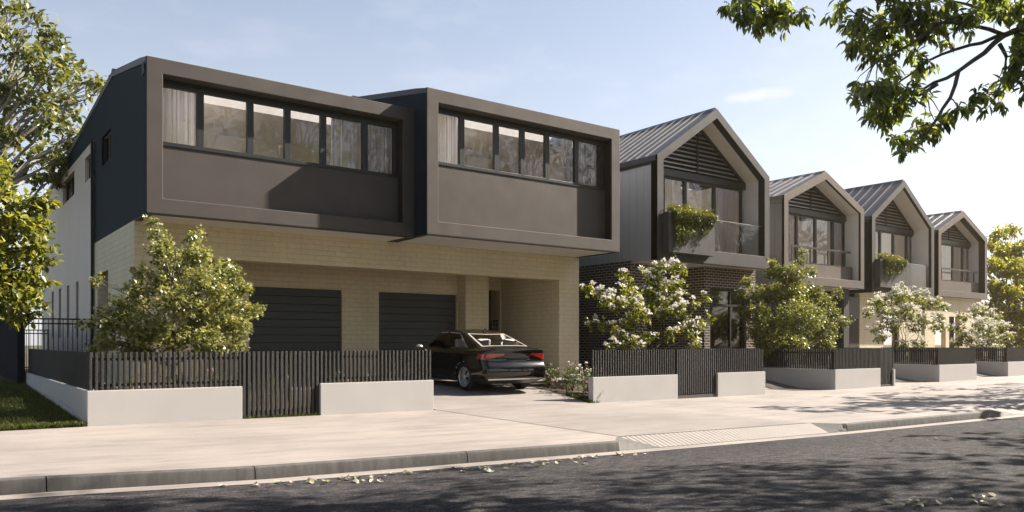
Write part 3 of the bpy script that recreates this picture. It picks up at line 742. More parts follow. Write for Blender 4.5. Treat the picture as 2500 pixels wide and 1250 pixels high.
    if kind == 'A':
        # planter box hung on the front, glass balustrade beside it
        p0, p1 = X0 + .27, X0 + .27 + W * .385; zt = zb + 1.53; zp = zb + .24
        pl = MB().box(p0, p1, Y0 - .25, Y0 - .20, zp, zt).box(p0, p1, Y0 + .27, Y0 + .32, zp, zt).box(p0, p0 + .05, Y0 - .20, Y0 + .27, zp, zt).box(p1 - .05, p1, Y0 - .20, Y0 + .27, zp, zt).box(p0 + .05, p1 - .05, Y0 - .2, Y0 + .27, zp, zp + .06)
        po = pl.build('planter_box', M['planter'], root)
        MB().box(p0 + .05, p1 - .05, Y0 - .2, Y0 + .27, zt - .25, zt - .12).build('potting_soil', M['soil'], po)
        g = MB().quad((p1 + .02, Y0 + .14, zb + bot - .02), (X1 - .30, Y0 + .14, zb + bot - .02), (X1 - .30, Y0 + .14, zb + 1.54), (p1 + .02, Y0 + .14, zb + 1.54))
        gb = g.build('glass_balustrade', M['bglass'], root)
        MB().box(p1 + .02, X1 - .30, Y0 + .133, Y0 + .147, zb + 1.54, zb + 1.552).build('glass_edge', M['white'], gb)
        return root, (p0, p1, Y0, zt, zp)
    else:
        sp = zb + bot + .6
        MB().box(X0 + .28, X1 - .5, Y0 + .27, Y0 + .36, zb + bot - .02, sp).build('balcony_panel', M[fm], root)
        MB().box(X0 + .28, X1 - .5, Y0 + .262, Y0 + .368, sp, sp + .015).build('balcony_coping', M['frameA'], root)
        rl = MB().box(X0 + .29, X1 - .62, Y0 + .28, Y0 + .35, sp + .61, sp + .69).build('balcony_railing', M['dark2'], root)
        for f in (.14, .40, .66, .93):
            x = X0 + .3 + f * (W - .95); MB().box(x - .03, x + .03, Y0 + .29, Y0 + .34, sp + .012, sp + .61).build('railing_post', M['dark2'], rl)
        return root, None
M['planter'] = paint('planter_concrete', (.085, .083, .08), .7, 0, .3, .16, 3, .3)
g3, pl3 = gable_house('nearest gabled house, with dark brick ground floor and a planted balcony box', 18.76, 17.5, 2.66, 6.02, .67, 5.89, 'A', .27, .89, 'frameA', 'roofg', 'greyclad', (1620.5, 1674, 1745, 1812), .45)
g4, _ = gable_house('second gabled house, low pitched in taupe, behind the green maple', XA(1914.6, 18.7), 18.7, 2.35, 5.85, .44, 5.9, 'B', .10, .75, 'frameB', 'roofb', 'charclad', (1925, 1946.5, 1992, 2034, 2064), .34, .5)
g5, pl5 = gable_house('third gabled house, steep roofed, with planter and glass balcony over cream brick', XA(2129, 19.3), 19.3, 2.31, 5.84, .67, 5.9, 'A', .14, .95, 'frameA', 'roofg', 'darkclad', (2136, 2150, 2182, 2214.5, 2243), .42, .5)
g6, _ = gable_house('farthest gabled house, low pitched, beside the golden tree', XA(2291.5, 20.5), 20.5, 2.5, 6.07, .44, 5.9, 'B', .35, .85, 'frameB', 'roofb', 'charclad', (2297, 2327.5, 2351, 2377), .34, .55)
# --- nearest gabled house: dark brick ground floor
X0, X1 = 18.76, 24.65
zt = 2.658
mb = MB()
c0 = XA(1540.5, 18.69); mb.box(c0, c0 + .25, 18.69, 31, -1.3, zt + .05).box(c0 + .25, XA(1580, 18.69), 18.69, 18.95, -1.3, zt)
mb.box(XA(1580, 18.69) - .25, XA(1580, 18.69), 18.95, 21, -1.3, zt)
bx0, by0 = XA(1720, 18.1), 18.1
wx0, wx1 = XA(1734, by0), XA(1822, by0); wz1 = (836 - 703) * dep(wx0, by0) / F
mb.box(bx0, bx0 + .25, by0 + .25, 21.4, -1.3, zt).box(bx0, wx0, by0, by0 + .25, -1.3, zt).box(wx1, X1 - .02, by0, by0 + .25, -1.3, zt).box(wx0, wx1, by0, by0 + .25, wz1, zt)
mb.box(X1 - .27, X1 - .02, by0 + .25, 30, -1.3, zt)
mb.build('brick_wall', M['darkbrick'], g3)
MB().box(XA(1580, 18.69), bx0, 21.0, 21.2, -1.3, zt).build('porch_wall', M['soffit'], g3)
mb = MB(); x = XA(1580, 18.69) + .5
while x < bx0 - .1: mb.box(x, x + .07, 20.9, 20.98, -1.1, 1.55); x += .125
mb.build('slatted_door', M['slat'], g3)
window(g3, wx0, wx1, -1.0, wz1, by0 + .1, .075, .1, None, 'dark2', 'window', [wx0 + (wx1 - wx0) * .62])
MB().box(wx0 + .07, wx1 - .07, by0 + .09, by0 + .19, wz1 - .62, wz1 - .54).build('transom_bar', M['dark2'], g3)
room(g3, bx0 + .3, X1 - .3, by0 + .35, by0 + 4, -1.1, zt - .1)
# --- second: recessed dark ground floor with a column
X0, X1, Y0 = XA(1914.6, 18.7), XA(1914.6, 18.7) + 5.9, 18.7
MB().box(X0 + .3, X1 - .1, Y0 + 2.6, Y0 + 2.8, -1.3, 2.36).build('ground_floor_wall', M['dark2'], g4)
cx0, cx1 = XA(2060, Y0 + .3), XA(2073, Y0 + .3)
MB().box(cx0, cx1, Y0 + .3, Y0 + .3 + (cx1 - cx0), -1.3, 2.36).build('column', M['frameA'], g4, bevel=.01)
mb = MB(); x = X0 + 3.2
while x < X1 + 1.4: mb.box(x, x + .05, Y0 + 2.3, Y0 + 2.36, -1.1, 1.1); x += .11
mb.build('slatted_screen', M['frameB'], g4)
MB().box(X1 - 1.2, X1 + 1.4, Y0 + 2.5, Y0 + 2.56, -1.3, 1.9).build('dark_panel', M['dark2'], g4)
MB().box(X0 + .06, X0 + .3, Y0 + 1.2, Y0 + 13, -1.3, 2.36).build('ground_side_wall', M['charclad'], g4)
# --- third and farthest: cream brick ground floors
X0, X1, Y0 = XA(2129, 19.3), XA(2129, 19.3) + 5.9, 19.3
yb = Y0 + .75
mb = MB().box(X0 + .25, X0 + 2.4, yb, yb + .25, -1.3, 2.32).box(X0 + 2.4, X1 + .2, yb, yb + .25, 1.45, 2.32).box(X0 + 3.9, X1 + .2, yb, yb + .25, -1.3, 1.45).box(X0 + .3, X0 + .5, yb + .25, yb + 3, -1.3, 2.32)
mb.build('brick_wall', M['cream'], g5)
MB().box(X0 + .24, X0 + .298, yb + .26, yb + 11, -1.3, 2.32).build('ground_side_wall', M['dark2'], g5)
MB().box(X0 - 1.6, X0 + .235, yb - .02, yb + .06, 1.1, 2.12).build('dark_panel', M['dark2'], g5)
mb = MB(); x = X0 - 1.58
while x < X0 + .2: mb.box(x, x + .05, yb - .02, yb + .03, -1.2, 1.095); x += .085
mb.box(X0 - 1.6, X0 + .2, yb + .035, yb + .06, -1.2, 1.09); mb.build('slatted_screen', M['frameB'], g5)
window(g5, X0 + 2.4, X0 + 3.9, -.9, 1.45, yb + .1, .07, .1)
MB().box(X0 + 2.2, X0 + 4.1, yb + .9, yb + 1, -1.2, 1.6).build('blind', M['frameB'], g5)
X0, X1, Y0 = XA(2291.5, 20.5), XA(2291.5, 20.5) + 5.9, 20.5
yb = Y0 + .25
mb = MB().box(X0 - 1.0, X1 - .15, yb, yb + .25, 1.45, 2.51).box(X0 - 1.0, X0 + .1, yb, yb + .25, -1.3, 1.45).box(X0 + 1.35, X0 + 1.75, yb, yb + .25, -1.3, 1.45).box(X0 + 3.0, X1 - .15, yb, yb + .25, -1.3, 1.45)
mb.box(X0 - 1.0, X0 + 1.6, yb + 1.6, yb + 1.8, -1.3, 1.6)
mb.build('brick_wall', M['cream'], g6)
MB().box(X0 + 1.75, X0 + 3.0, yb + .3, yb + .36, -1.2, 1.45).build('dark_door', M['dark2'], g6)
# ================= foliage =================
T_BROAD = (np.array([(0, 0, 0), (.30, .35, .06), (.22, .78, .03), (0, 1, -.10), (-.22, .78, .03), (-.30, .35, .06), (0, .5, -.03)]), [(0, 1, 6), (1, 2, 6), (2, 3, 6), (3, 4, 6), (4, 5, 6), (5, 0, 6)])
T_LONG = (np.array([(0, 0, 0), (.14, .28, .03), (.17, .60, .0), (0, 1, -.22), (-.17, .60, .0), (-.14, .28, .03), (0, .45, -.06)]), [(0, 1, 6), (1, 2, 6), (2, 3, 6), (3, 4, 6), (4, 5, 6), (5, 0, 6)])
T_MAPLE = (np.array([(0, 0, 0), (.16, .22, .02), (.52, .42, -.04), (.20, .55, .02), (0, 1, -.10), (-.20, .55, .02), (-.52, .42, -.04), (-.16, .22, .02)]), [(0, 1, 3, 5, 7), (1, 2, 3), (3, 4, 5), (5, 6, 7)])
T_SMALL = (np.array([(0, 0, 0), (.28, .5, .05), (0, 1, -.06), (-.28, .5, .05)]), [(0, 1, 2), (0, 2, 3)])
T_BLADE = (np.array([(-.05, 0, 0), (.05, 0, 0), (.02, .6, .10), (0, 1, .32)]), [(0, 1, 2), (0, 2, 3)])
T_PETAL = (np.array([(0, 0, 0), (.42, .5, .16), (0, 1, .1), (-.42, .5, .16)]), [(0, 1, 2), (0, 2, 3)])
def unit(v): return v / np.maximum(1e-9, np.linalg.norm(v, axis=-1, keepdims=True))
def leaves(name, tmpl, P, D, Nn, S, rnd, mat, parent):
    """one mesh of leaves: positions P, directions D, rough normals Nn, sizes S"""
    tv, tf = tmpl; n = len(P); k = len(tv)
    D = unit(D); X = unit(np.cross(D, Nn)); Z = np.cross(X, D)
    V = (P[:, None] + S[:, None, None] * (tv[None, :, 0:1] * X[:, None] + tv[None, :, 1:2] * D[:, None] + tv[None, :, 2:3] * Z[:, None])).reshape(-1, 3)
    base = wloc(parent); V = V + np.array([-base[0], -base[1], H0 - base[2]])
    ls = np.array([len(f) for f in tf]); fl = np.concatenate([np.array(f) for f in tf])
    me = bpy.data.meshes.new(name); me.vertices.add(n * k); me.vertices.foreach_set('co', V.astype(np.float32).ravel())
    loops = (fl[None] + (np.arange(n) * k)[:, None]).ravel(); tot = np.tile(ls, n); st = np.concatenate([[0], np.cumsum(tot)[:-1]])
    me.loops.add(len(loops)); me.loops.foreach_set('vertex_index', loops.astype(np.int32))
    me.polygons.add(len(tot)); me.polygons.foreach_set('loop_start', st.astype(np.int32)); me.polygons.foreach_set('loop_total', tot.astype(np.int32))
    a = me.attributes.new('rnd', 'FLOAT', 'POINT'); a.data.foreach_set('value', np.repeat(rnd, k).astype(np.float32))
    me.materials.append(mat); me.update(calc_edges=True)
    o = bpy.data.objects.new(name, me); COL.objects.link(o)
    if parent is not None: o.parent = parent
    return o
def rdir(n): return unit(rng.normal(size=(n, 3)))
def spray(clumps, dens, per, size, twig, up=.35, droop=.25, flat=.75, sizevar=.35):
    """leaf positions: twigs scattered through each clump, a handful of leaves along each twig"""
    Ps, Ds, Ns, Ss, Rs, Tips = [], [], [], [], [], []
    for c, r in clumps:
        nt = max(3, int(dens * r * r))
        u = rdir(nt); rad = r * rng.random((nt, 1)) ** .42
        tp = np.array(c)[None] + u * rad * np.array([1, 1, flat])
        td = unit(u + .5 * rdir(nt) + np.array([0, 0, up]))
        Tips.append((tp, td))
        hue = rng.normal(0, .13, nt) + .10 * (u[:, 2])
        for j in range(per):
            f = rng.random((nt, 1))
            P = tp + td * twig * (f - .4) + rng.normal(0, .12 * twig, (nt, 3))
            D = td * .5 + rdir(nt) * .9 + np.array([0, 0, -droop])
            Nn = np.array([0, 0, 1.0]) + .65 * rdir(nt)
            Ps.append(P); Ds.append(D); Ns.append(Nn); Ss.append(size * (1 - sizevar + 2 * sizevar * rng.random(nt)))
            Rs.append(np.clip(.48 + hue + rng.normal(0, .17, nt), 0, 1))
    return [np.concatenate(a) for a in (Ps, Ds, Ns, Ss, Rs)], Tips
def bez(a, b, sag, n=7, wob=.04):
    a, b = Vector(a), Vector(b); m = (a + b) / 2 + Vector((0, 0, sag)); L = (b - a).length
    out = []
    for i in range(n):
        t = i / (n - 1); p = a * (1 - t) ** 2 + m * 2 * t * (1 - t) + b * t * t
        if 0 < i < n - 1: p = p + Vector((random.uniform(-1, 1), random.uniform(-1, 1), random.uniform(-1, 1))) * wob * L
        out.append(p)
    return out
def tree(name, label, cat, base, clumps, leafm, barkm, tmpl, dens, per, size, twig, r0, fork=.35, stems=1, group=None, top=None, twigs=3, bl=None, **kw):
    root = thing(name, label, cat, base, group)
    tb = MB(); base = Vector(base); zs = [c[2] for c, r in clumps]
    cen = Vector((sum(c[0] for c, r in clumps), sum(c[1] for c, r in clumps), sum(zs))) / len(clumps)
    topp = Vector(top) if top else Vector((cen.x, cen.y, max(zs) * .75 + cen.z * .25))
    for s in range(stems):
        off = Vector((random.uniform(-.12, .12), random.uniform(-.12, .12), 0)) * (stems > 1)
        tp = topp + Vector((random.uniform(-1, 1), random.uniform(-1, 1), 0)) * (.5 if stems > 1 else .0)
        path = bez(base + off, tp, 0, 10, .012); nn = len(path)
        tb.tube(path, [r0 * (1 - .86 * i / (nn - 1)) * (1.35 if i == 0 else 1) / (stems ** .5) for i in range(nn)], 9)
        for ci, (c, r) in enumerate(clumps):
            if ci % stems != s: continue
            c = Vector(c); k = min(range(nn), key=lambda i: abs((path[i].z - base.z) - max(fork * (topp.z - base.z), (c.z - base.z) * .62)))
            st = path[min(k, nn - 2)]; rr = r0 * (1 - .86 * k / (nn - 1)) * .5 / (stems ** .5)
            pth = bez(st, c, .12 * (c - st).length, 8, .03)
            tb.tube(pth, [max(.004, rr * (1 - .8 * i / 7)) for i in range(8)], 6)
            for q in range(twigs):
                e = c + Vector((random.gauss(0, 1), random.gauss(0, 1), random.gauss(0, .7))).normalized() * r * .8
                s0 = pth[random.choice((4, 5, 6))]
                tb.tube(bez(s0, e, .05, 5, .05), [max(.003, rr * .33 * (1 - .7 * i / 4)) for i in range(5)], 5, False)
    tb.build('trunk', barkm, root, smooth=True)
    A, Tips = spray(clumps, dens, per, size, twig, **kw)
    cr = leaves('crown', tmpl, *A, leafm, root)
    if bl:
        nb, fsize, fl = bl; P, D, NN, S, R = [], [], [], [], []
        for (tp, td), (c, r) in zip(Tips, clumps):
            n = len(tp); sel = rng.random(n) < nb * (.25 + .95 * np.clip((tp[:, 2] - c[2]) / r + .55, 0, 1))
            q = tp[sel] + td[sel] * twig * .5 + np.array([0, 0, .05])
            for j in range(fl):
                u = rdir(len(q)); u[:, 2] = np.abs(u[:, 2]) * .9 - .15
                P.append(q + u * fsize * .5); D.append(u + .5 * rdir(len(q))); NN.append(rdir(len(q)) + np.array([0, 0, .6])); S.append(fsize * (.55 + .5 * rng.random(len(q)))); R.append(rng.random(len(q)))
        leaves('blossoms', T_PETAL, *[np.concatenate(a) for a in (P, D, NN, S, R)], M['petal'], root)['kind'] = 'stuff'
    return root
def CL(lst, Y, jit=.5, sc=1.0):
    o = []
    for px, py, rp in lst:
        r = rp * dep(XA(px, Y), Y) / F
        y = Y + random.uniform(-1, 1) * jit * min(1.0, r * 2.2)
        o.append((tuple(at_Y(px, py, y)), r * sc))
    return o
def gz(px, Y): X = XA(px, Y); return (X, Y, yardz(X, Y))

mp1 = [(376, 540, 14), (385, 575, 24), (392, 615, 34), (430, 650, 48), (475, 575, 20), (480, 625, 40), (500, 690, 55), (548, 665, 40), (550, 730, 52), (590, 705, 25), (598, 760, 30), (626, 758, 20), (575, 800, 40), (500, 770, 60), (430, 740, 55), (345, 665, 22), (340, 705, 34), (310, 750, 48), (270, 785, 44), (345, 800, 60), (262, 835, 30), (420, 820, 55), (510, 835, 50), (570, 845, 30), (236, 685, 14), (212, 790, 16), (226, 848, 14), (340, 845, 50), (395, 690, 40)]
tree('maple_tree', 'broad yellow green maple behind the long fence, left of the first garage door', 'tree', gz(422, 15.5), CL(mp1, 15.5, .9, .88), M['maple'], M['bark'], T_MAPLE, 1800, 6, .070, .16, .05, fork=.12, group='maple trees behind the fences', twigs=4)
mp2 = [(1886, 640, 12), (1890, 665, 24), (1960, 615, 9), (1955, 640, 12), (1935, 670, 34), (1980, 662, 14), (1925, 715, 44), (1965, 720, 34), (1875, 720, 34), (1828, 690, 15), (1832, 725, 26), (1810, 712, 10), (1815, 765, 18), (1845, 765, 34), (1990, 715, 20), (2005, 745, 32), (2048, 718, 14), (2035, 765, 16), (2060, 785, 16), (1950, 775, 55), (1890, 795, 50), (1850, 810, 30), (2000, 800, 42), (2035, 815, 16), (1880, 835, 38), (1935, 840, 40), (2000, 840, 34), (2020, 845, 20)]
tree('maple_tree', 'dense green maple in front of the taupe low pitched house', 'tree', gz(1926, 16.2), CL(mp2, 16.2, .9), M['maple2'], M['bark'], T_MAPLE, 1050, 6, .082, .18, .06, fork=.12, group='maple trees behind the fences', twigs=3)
w1 = [(1436, 705, 16), (1470, 722, 24), (1500, 740, 26), (1530, 700, 22), (1545, 725, 30), (1525, 672, 12), (1590, 672, 24), (1612, 650, 16), (1650, 655, 22), (1672, 662, 12), (1600, 710, 36), (1650, 705, 30), (1560, 760, 34), (1610, 755, 34), (1650, 745, 28), (1668, 765, 16), (1700, 738, 12), (1722, 732, 12), (1540, 790, 26), (1440, 788, 12), (1470, 795, 14), (1495, 803, 13), (1520, 820, 22), (1635, 812, 18), (1670, 805, 20), (1700, 795, 18), (1728, 780, 14), (1580, 825, 18), (1690, 828, 12), (1698, 846, 14), (1540, 842, 22), (1490, 845, 14)]
def wtree(label, base, cl, dens, top, nb=.42):
    return tree('blossom_tree', label, 'tree', base, cl, M['wleaf'], M['bark2'], T_SMALL, dens * 1.75, 7, .115, .16, .05, fork=.10, stems=3, group='white blossom trees', top=top, bl=(nb, .09, 14), up=.2, droop=.35)
tb_ = gz(1588, 15.8)
wtree('white flowering tree in front of the dark brick side wall', tb_, CL(w1, 15.8, .8), 185, (tb_[0], 15.8, .9))
w2 = [(2118, 765, 13), (2145, 742, 20), (2165, 765, 22), (2150, 730, 16), (2195, 728, 26), (2192, 700, 9), (2240, 725, 24), (2262, 745, 18), (2290, 742, 16), (2305, 752, 9), (2215, 765, 26), (2175, 795, 24), (2260, 785, 18), (2290, 800, 16), (2140, 805, 16), (2150, 822, 14), (2230, 800, 14), (2245, 840, 16), (2205, 845, 12), (2290, 775, 14)]
tb_ = gz(2222, 17)
wtree('white flowering tree in front of the third gabled house, beside the far driveway', tb_, CL(w2, 17, .9), 190, (tb_[0], 17, 1.0), .6)
w3 = [(2340, 800, 14), (2355, 772, 16), (2390, 762, 22), (2425, 775, 20), (2445, 800, 18), (2400, 800, 26), (2365, 825, 22), (2420, 830, 26), (2462, 825, 14), (2320, 805, 10), (2335, 835, 14), (2390, 845, 20)]
tb_ = gz(2398, 18)
wtree('white flowering shrub-like tree in front of the farthest gabled house', tb_, CL(w3, 18, .9), 190, (tb_[0], 18, .9), .6)
gd = [(2440, 575, 18), (2470, 565, 16), (2420, 600, 14), (2450, 615, 28), (2490, 610, 26), (2425, 650, 22), (2470, 660, 34), (2510, 665, 30), (2420, 700, 24), (2455, 715, 32), (2500, 720, 34), (2430, 755, 26), (2475, 770, 34), (2515, 775, 30), (2450, 815, 30), (2500, 825, 34), (2540, 620, 30), (2550, 720, 40)]
tree('golden_tree', 'tall golden leaved tree beyond the farthest house at the right edge', 'tree', gz(2468, 25), CL(gd, 25, 1.6), M['gold'], M['bark2'], T_BROAD, 190, 7, .21, .5, .16, fork=.1, stems=2)
la = [(15, 15, 26), (45, 18, 26), (85, 28, 18), (15, 75, 30), (45, 105, 24), (20, 130, 25), (110, 85, 22), (128, 75, 20), (125, 110, 24), (75, 140, 28), (150, 150, 22), (180, 165, 20), (120, 180, 34), (60, 190, 34), (10, 200, 34), (205, 165, 8), (225, 195, 16), (245, 188, 14), (190, 200, 22), (240, 215, 16), (150, 235, 28), (90, 250, 36), (30, 260, 38), (215, 240, 14), (185, 275, 20), (130, 300, 32), (70, 320, 36), (15, 330, 36), (190, 320, 26), (170, 350, 24), (110, 370, 36), (50, 390, 40), (150, 395, 30), (0, 420, 40), (100, 430, 36), (-40, 200, 60), (-50, 350, 60), (-40, 60, 50), (130, 440, 24)]
tree('broadleaf_tree', 'tall pale barked tree with broad leaves rising behind the dark side wall', 'tree', (1.0, 29, -1.0), CL(la, 29, 2.0), M['bigleaf'], M['bark3'], T_BROAD, 110, 7, .20, .38, .26, fork=.2, twigs=3, top=(1.2, 29, 9.5), droop=.4)
lb = [(30, 490, 40), (75, 500, 34), (110, 500, 20), (20, 550, 44), (70, 560, 40), (105, 560, 22), (115, 535, 14), (25, 610, 44), (70, 620, 34), (95, 600, 22), (20, 670, 44), (60, 680, 34), (85, 660, 16), (110, 640, 10), (135, 632, 9), (20, 720, 40), (60, 735, 32), (95, 690, 14), (115, 685, 10), (90, 725, 14), (108, 742, 10), (30, 770, 30), (70, 770, 20), (-30, 500, 60), (-40, 620, 70), (-40, 720, 60), (-20, 420, 50)]
tree('young_tree', 'bright yellow green tree leaning in over the lawn from the left edge', 'tree', (-.4, 16.8, -1.2), CL(lb, 16.6, .9), M['yleaf'], M['bark2'], T_BROAD, 420, 7, .115, .22, .09, fork=.25, top=(-.1, 16.7, 3.2), droop=.45)

# overhanging street tree: trunk beyond the right edge, boughs reaching into the picture
OD = 9.2
def OP(px, py, dd=0.0): return at_depth(px, py, OD + dd)
root = thing('street_tree', 'dark leaved street tree whose boughs hang into the upper right of the picture', 'tree', (13.6, .7, -1.55))
tb = MB(); hub = Vector((13.3, 1.0, 2.6))
tb.tube(bez((13.6, .7, -1.65), hub, 0, 8, .01), [.24, .21, .19, .18, .17, .16, .15, .14], 12)
boughs = [[(2620, 20, .4), (2560, 45, .3), (2500, 70, .2), (2450, 85, .1), (2400, 130, 0), (2340, 175, -.1), (2280, 205, -.1), (2230, 222, 0)],
          [(2450, 85, .1), (2380, 62, 0), (2300, 55, -.2), (2230, 60, -.3), (2150, 72, -.3)],
          [(2600, -10, .3), (2500, 22, .2), (2430, 32, .3), (2360, 8, .4), (2290, -5, .4)],
          [(2340, 175, -.1), (2320, 240, -.2), (2290, 290, -.2), (2255, 330, -.1), (2205, 352, 0)],
          [(2452, 84, .1), (2400, 104, .15), (2330, 120, .2), (2270, 150, .2), (2200, 196, .3), (2150, 240, .3)],
          [(2440, 105, .1), (2456, 140, .1), (2452, 190, .0), (2438, 232, -.1)],
          [(2300, 55, -.2), (2220, 110, -.2), (2140, 150, -.2)],
          [(2290, 0, .4), (2200, 10, .5), (2100, -20, .5), (1950, -60, .6), (1900, 10, .5), (1860, 50, .5)],
          [(1950, -60, .6), (1850, -30, .7), (1800, 20, .7)], [(2100, -20, .5), (2060, 10, .4), (2040, 30, .4)],
          [(2290, 205, -.1), (2255, 228, .0), (2200, 255, .1), (2165, 275, .1)]]
tb.tube([hub, (12.2, 2.2, 3.9), OP(2620, 20, .4)], [.13, .10, .055], 9); tb.tube([hub, (12.4, 1.8, 4.3), OP(2600, -10, .3)], [.12, .08, .045], 9)
for bi, b in enumerate(boughs):
    pts = [OP(*p) for p in b]; n = len(pts); ra = {0: .046, 2: .034}.get(bi, .022)
    sm = []
    for i in range(n - 1):
        for t in (0, .5): sm.append(pts[i].lerp(pts[i + 1], t) + Vector((random.gauss(0, .008), random.gauss(0, .008), random.gauss(0, .008))))
    sm.append(pts[-1]); tb.tube(sm, [ra * (1 - .8 * i / (len(sm) - 1)) + .003 for i in range(len(sm))], 7)
ov = [(1790, 12, 24), (1815, 30, 26), (1850, 55, 26), (1880, 35, 30), (1925, 45, 24), (1905, 5, 28), (1955, 30, 16), (1840, 5, 26), (2050, 12, 14), (2042, 35, 12), (2075, 60, 16), (2105, 45, 26), (2085, 100, 20), (2130, 85, 34), (2170, 60, 34), (2210, 30, 34), (2180, 105, 30), (2250, 60, 30), (2260, 20, 30), (2310, 20, 26), (2350, 40, 22), (2290, 70, 20), (2400, 15, 22), (2440, 25, 22), (2480, 10, 26), (2375, 35, 16), (2135, 130, 24), (2175, 150, 22), (2225, 125, 20), (2255, 150, 20), (2235, 170, 14), (2090, 200, 14), (2105, 215, 14), (2135, 215, 28), (2170, 215, 30), (2205, 225, 26), (2100, 240, 18), (2145, 250, 28), (2185, 255, 26), (2130, 280, 18), (2165, 285, 24), (2255, 235, 12), (2255, 295, 18), (2285, 305, 18), (2310, 280, 18), (2340, 268, 18), (2360, 258, 12), (2240, 325, 20), (2215, 345, 18), (2190, 340, 14), (2205, 375, 10), (2275, 320, 16), (2380, 235, 12), (2400, 225, 14), (2430, 220, 14), (2455, 205, 14), (2440, 250, 12), (2410, 265, 10), (2470, 180, 16), (2480, 150, 20), (2490, 110, 20), (2500, 60, 26), (2350, 75, 12), (2310, 105, 10), (2520, 200, 30), (2540, 120, 50), (2560, 20, 60), (2420, -40, 50), (2300, -50, 50), (2180, -50, 50)]
cl = []
for px, py, rp in ov:
    p = OP(px, py, random.uniform(-.35, .45)); cl.append((tuple(p), rp * OD / F * .95))
    q = Vector(p); s = min((Vector(OP(*k)) for b in boughs for k in b), key=lambda k: (k - q).length)
    tb.tube(bez(s, q, .03, 5, .05), [.010, .008, .006, .005, .003], 5, False)
tb.build('trunk', M['bark4'], root, smooth=True)
A, _ = spray(cl, 1000, 7, .118, .12, up=.0, droop=.75, flat=.9, sizevar=.3)
leaves('crown', T_LONG, *A, M['ovleaf'], root)
# the rest of that crown stands above and to the right of the picture
extra = []
while len(extra) < 120:
    x, y, z = random.uniform(5.5, 17.5), random.uniform(-2.5, 5.8), random.uniform(3.6, 8.2); r = random.uniform(.5, .95)
    if math.hypot(x - 12.5, (y - 1.2) * 1.1) > 6.2: continue
    out_top = z - r * 1.3 > .4336 * dep(x, y + .0) + .15; out_right = y < .2 or x / y > 3.4 or dep(x, y) < .5
    if out_top or out_right: extra.append(((x, y, z), r))
A, _ = spray(extra, 52, 7, .17, .35, droop=.6)
leaves('upper_crown', T_LONG, *A, M['ovleaf'], root)

# trees across and along the street: they shade the road and stand mirrored in the windows
def street(label, x, y, h, r, n=26, dens=11, seed=0):
    random.seed(seed); cl = []
    for _ in range(n):
        a = random.uniform(0, 2 * math.pi); q = r * random.random() ** .5; zz = random.uniform(.34, 1.0)
        w = 1.0 - abs(zz - .62) * 1.2
        cl.append(((x + q * math.cos(a) * w, y + q * math.sin(a) * w, -1.5 + h * zz), random.uniform(.55, 1.05) * r / 3.4))
    return tree('verge_tree', label, 'tree', (x, y, -1.5), cl, M['shade'], M['bark2'], T_BROAD, dens, 6, .26, .5, .2, fork=.3, group='street trees out of the picture', twigs=2)
for i in range(15):
    x = -34 + i * 7.3 + random.uniform(-1, 1); y = -7.5 + random.uniform(-1.2, 1.5)
    street('dark street tree across the road, outside the picture', x, y, (17.5, 20.5, 18.5, 21.5, 17)[i % 5], 4.9, 56, 13, seed=20 + i)  # row made taller and denser to hold sky light off the facades
for i, (x, y) in enumerate(((-17, 9), (-16, 17), (-14, 27))): street('unseen dark tree added to keep sky light off the left-facing walls', x, y, 10, 4.2, 30, 12, seed=70 + i)  # unseen trees added to dim the sky light from the left
street('street tree on the verge past the right edge, shading the far footpath', 31.5, 8.2, 7.6, 3.1, 24, 12, 51)
street('slim street tree on the verge just past the right edge', 25.9, 7.75, 7.6, 1.9, 30, 26, 57)
street('street tree on the near verge past the right edge', 22.5, .6, 9.5, 3.9, 34, 12, 53)
street('street tree on the near verge past the right edge', 31, .8, 9, 3.9, 34, 12, 54)
street('street tree on the verge past the right edge, shading the far footpath', 40, 8.0, 8.5, 3.2, 22, 10, 52)

# planting
def cascade(label, p0, p1, Y0, zt, segs, seed):
    random.seed(seed); root = thing('trailing_plant', label, 'plant', ((p0 + p1) / 2, Y0, zt), 'trailing plants in the balcony boxes')
    P, D, NN, S, R = [], [], [], [], []
    def put(c, n, sp, dz):
        q = np.array(c)[None] + rng.normal(0, 1, (n, 3)) * np.array(sp)
        P.append(q); D.append(rdir(n) + np.array([0, -.3, dz])); NN.append(rdir(n) * .8 + np.array([0, -.5, .6])); S.append(.055 * (.6 + .8 * rng.random(n))); R.append(np.clip(rng.normal(.5, .2, n) + .3 * (q[:, 2] > zt), 0, 1))
    for a, b, ln in segs:
        xa, xb = p0 + (p1 - p0) * a, p0 + (p1 - p0) * b
        n = int((xb - xa) * 150)
        for i in range(n):
            x = random.uniform(xa, xb); put((x, Y0 - .05 + random.uniform(-.12, .12), zt + .10 + random.uniform(-.05, .09)), 12, (.05, .06, .06), .6)
            L = ln * random.uniform(.3, 1.0) * (1.2 - .6 * (x - xa) / (xb - xa)) * (1 if random.random() > .12 else 1.25); y = Y0 - .30
            for k in range(int(L / .045)):
                z = zt + .05 - k * .045; put((x + random.gauss(0, .02), y - .03 * math.sin(k * .5) + random.gauss(0, .015), z), 4 if k < L / .045 * .6 else 2, (.025, .03, .02), -.5)
    leaves('foliage', T_SMALL, *[np.concatenate(a) for a in (P, D, NN, S, R)], M['trail'], root)
    st = MB()
    for i in range(14):
        x = p0 + (p1 - p0) * (.05 + .9 * i / 13); st.tube([(x, Y0 + .05, zt - .15), (x, Y0 - .12, zt + .08), (x, Y0 - .29, zt - .1), (x, Y0 - .31, zt - .5)], [.006, .005, .004, .002], 4)
    st.build('stems', M['bark2'], root)
p0, p1, Y0, zt, zp = pl3
cascade('trailing plant spilling in two clumps over the planter of the nearest gabled house', p0, p1, Y0, zt, [(.08, .64, 1.15), (.68, .98, .66)], 3)
p0, p1, Y0, zt, zp = pl5
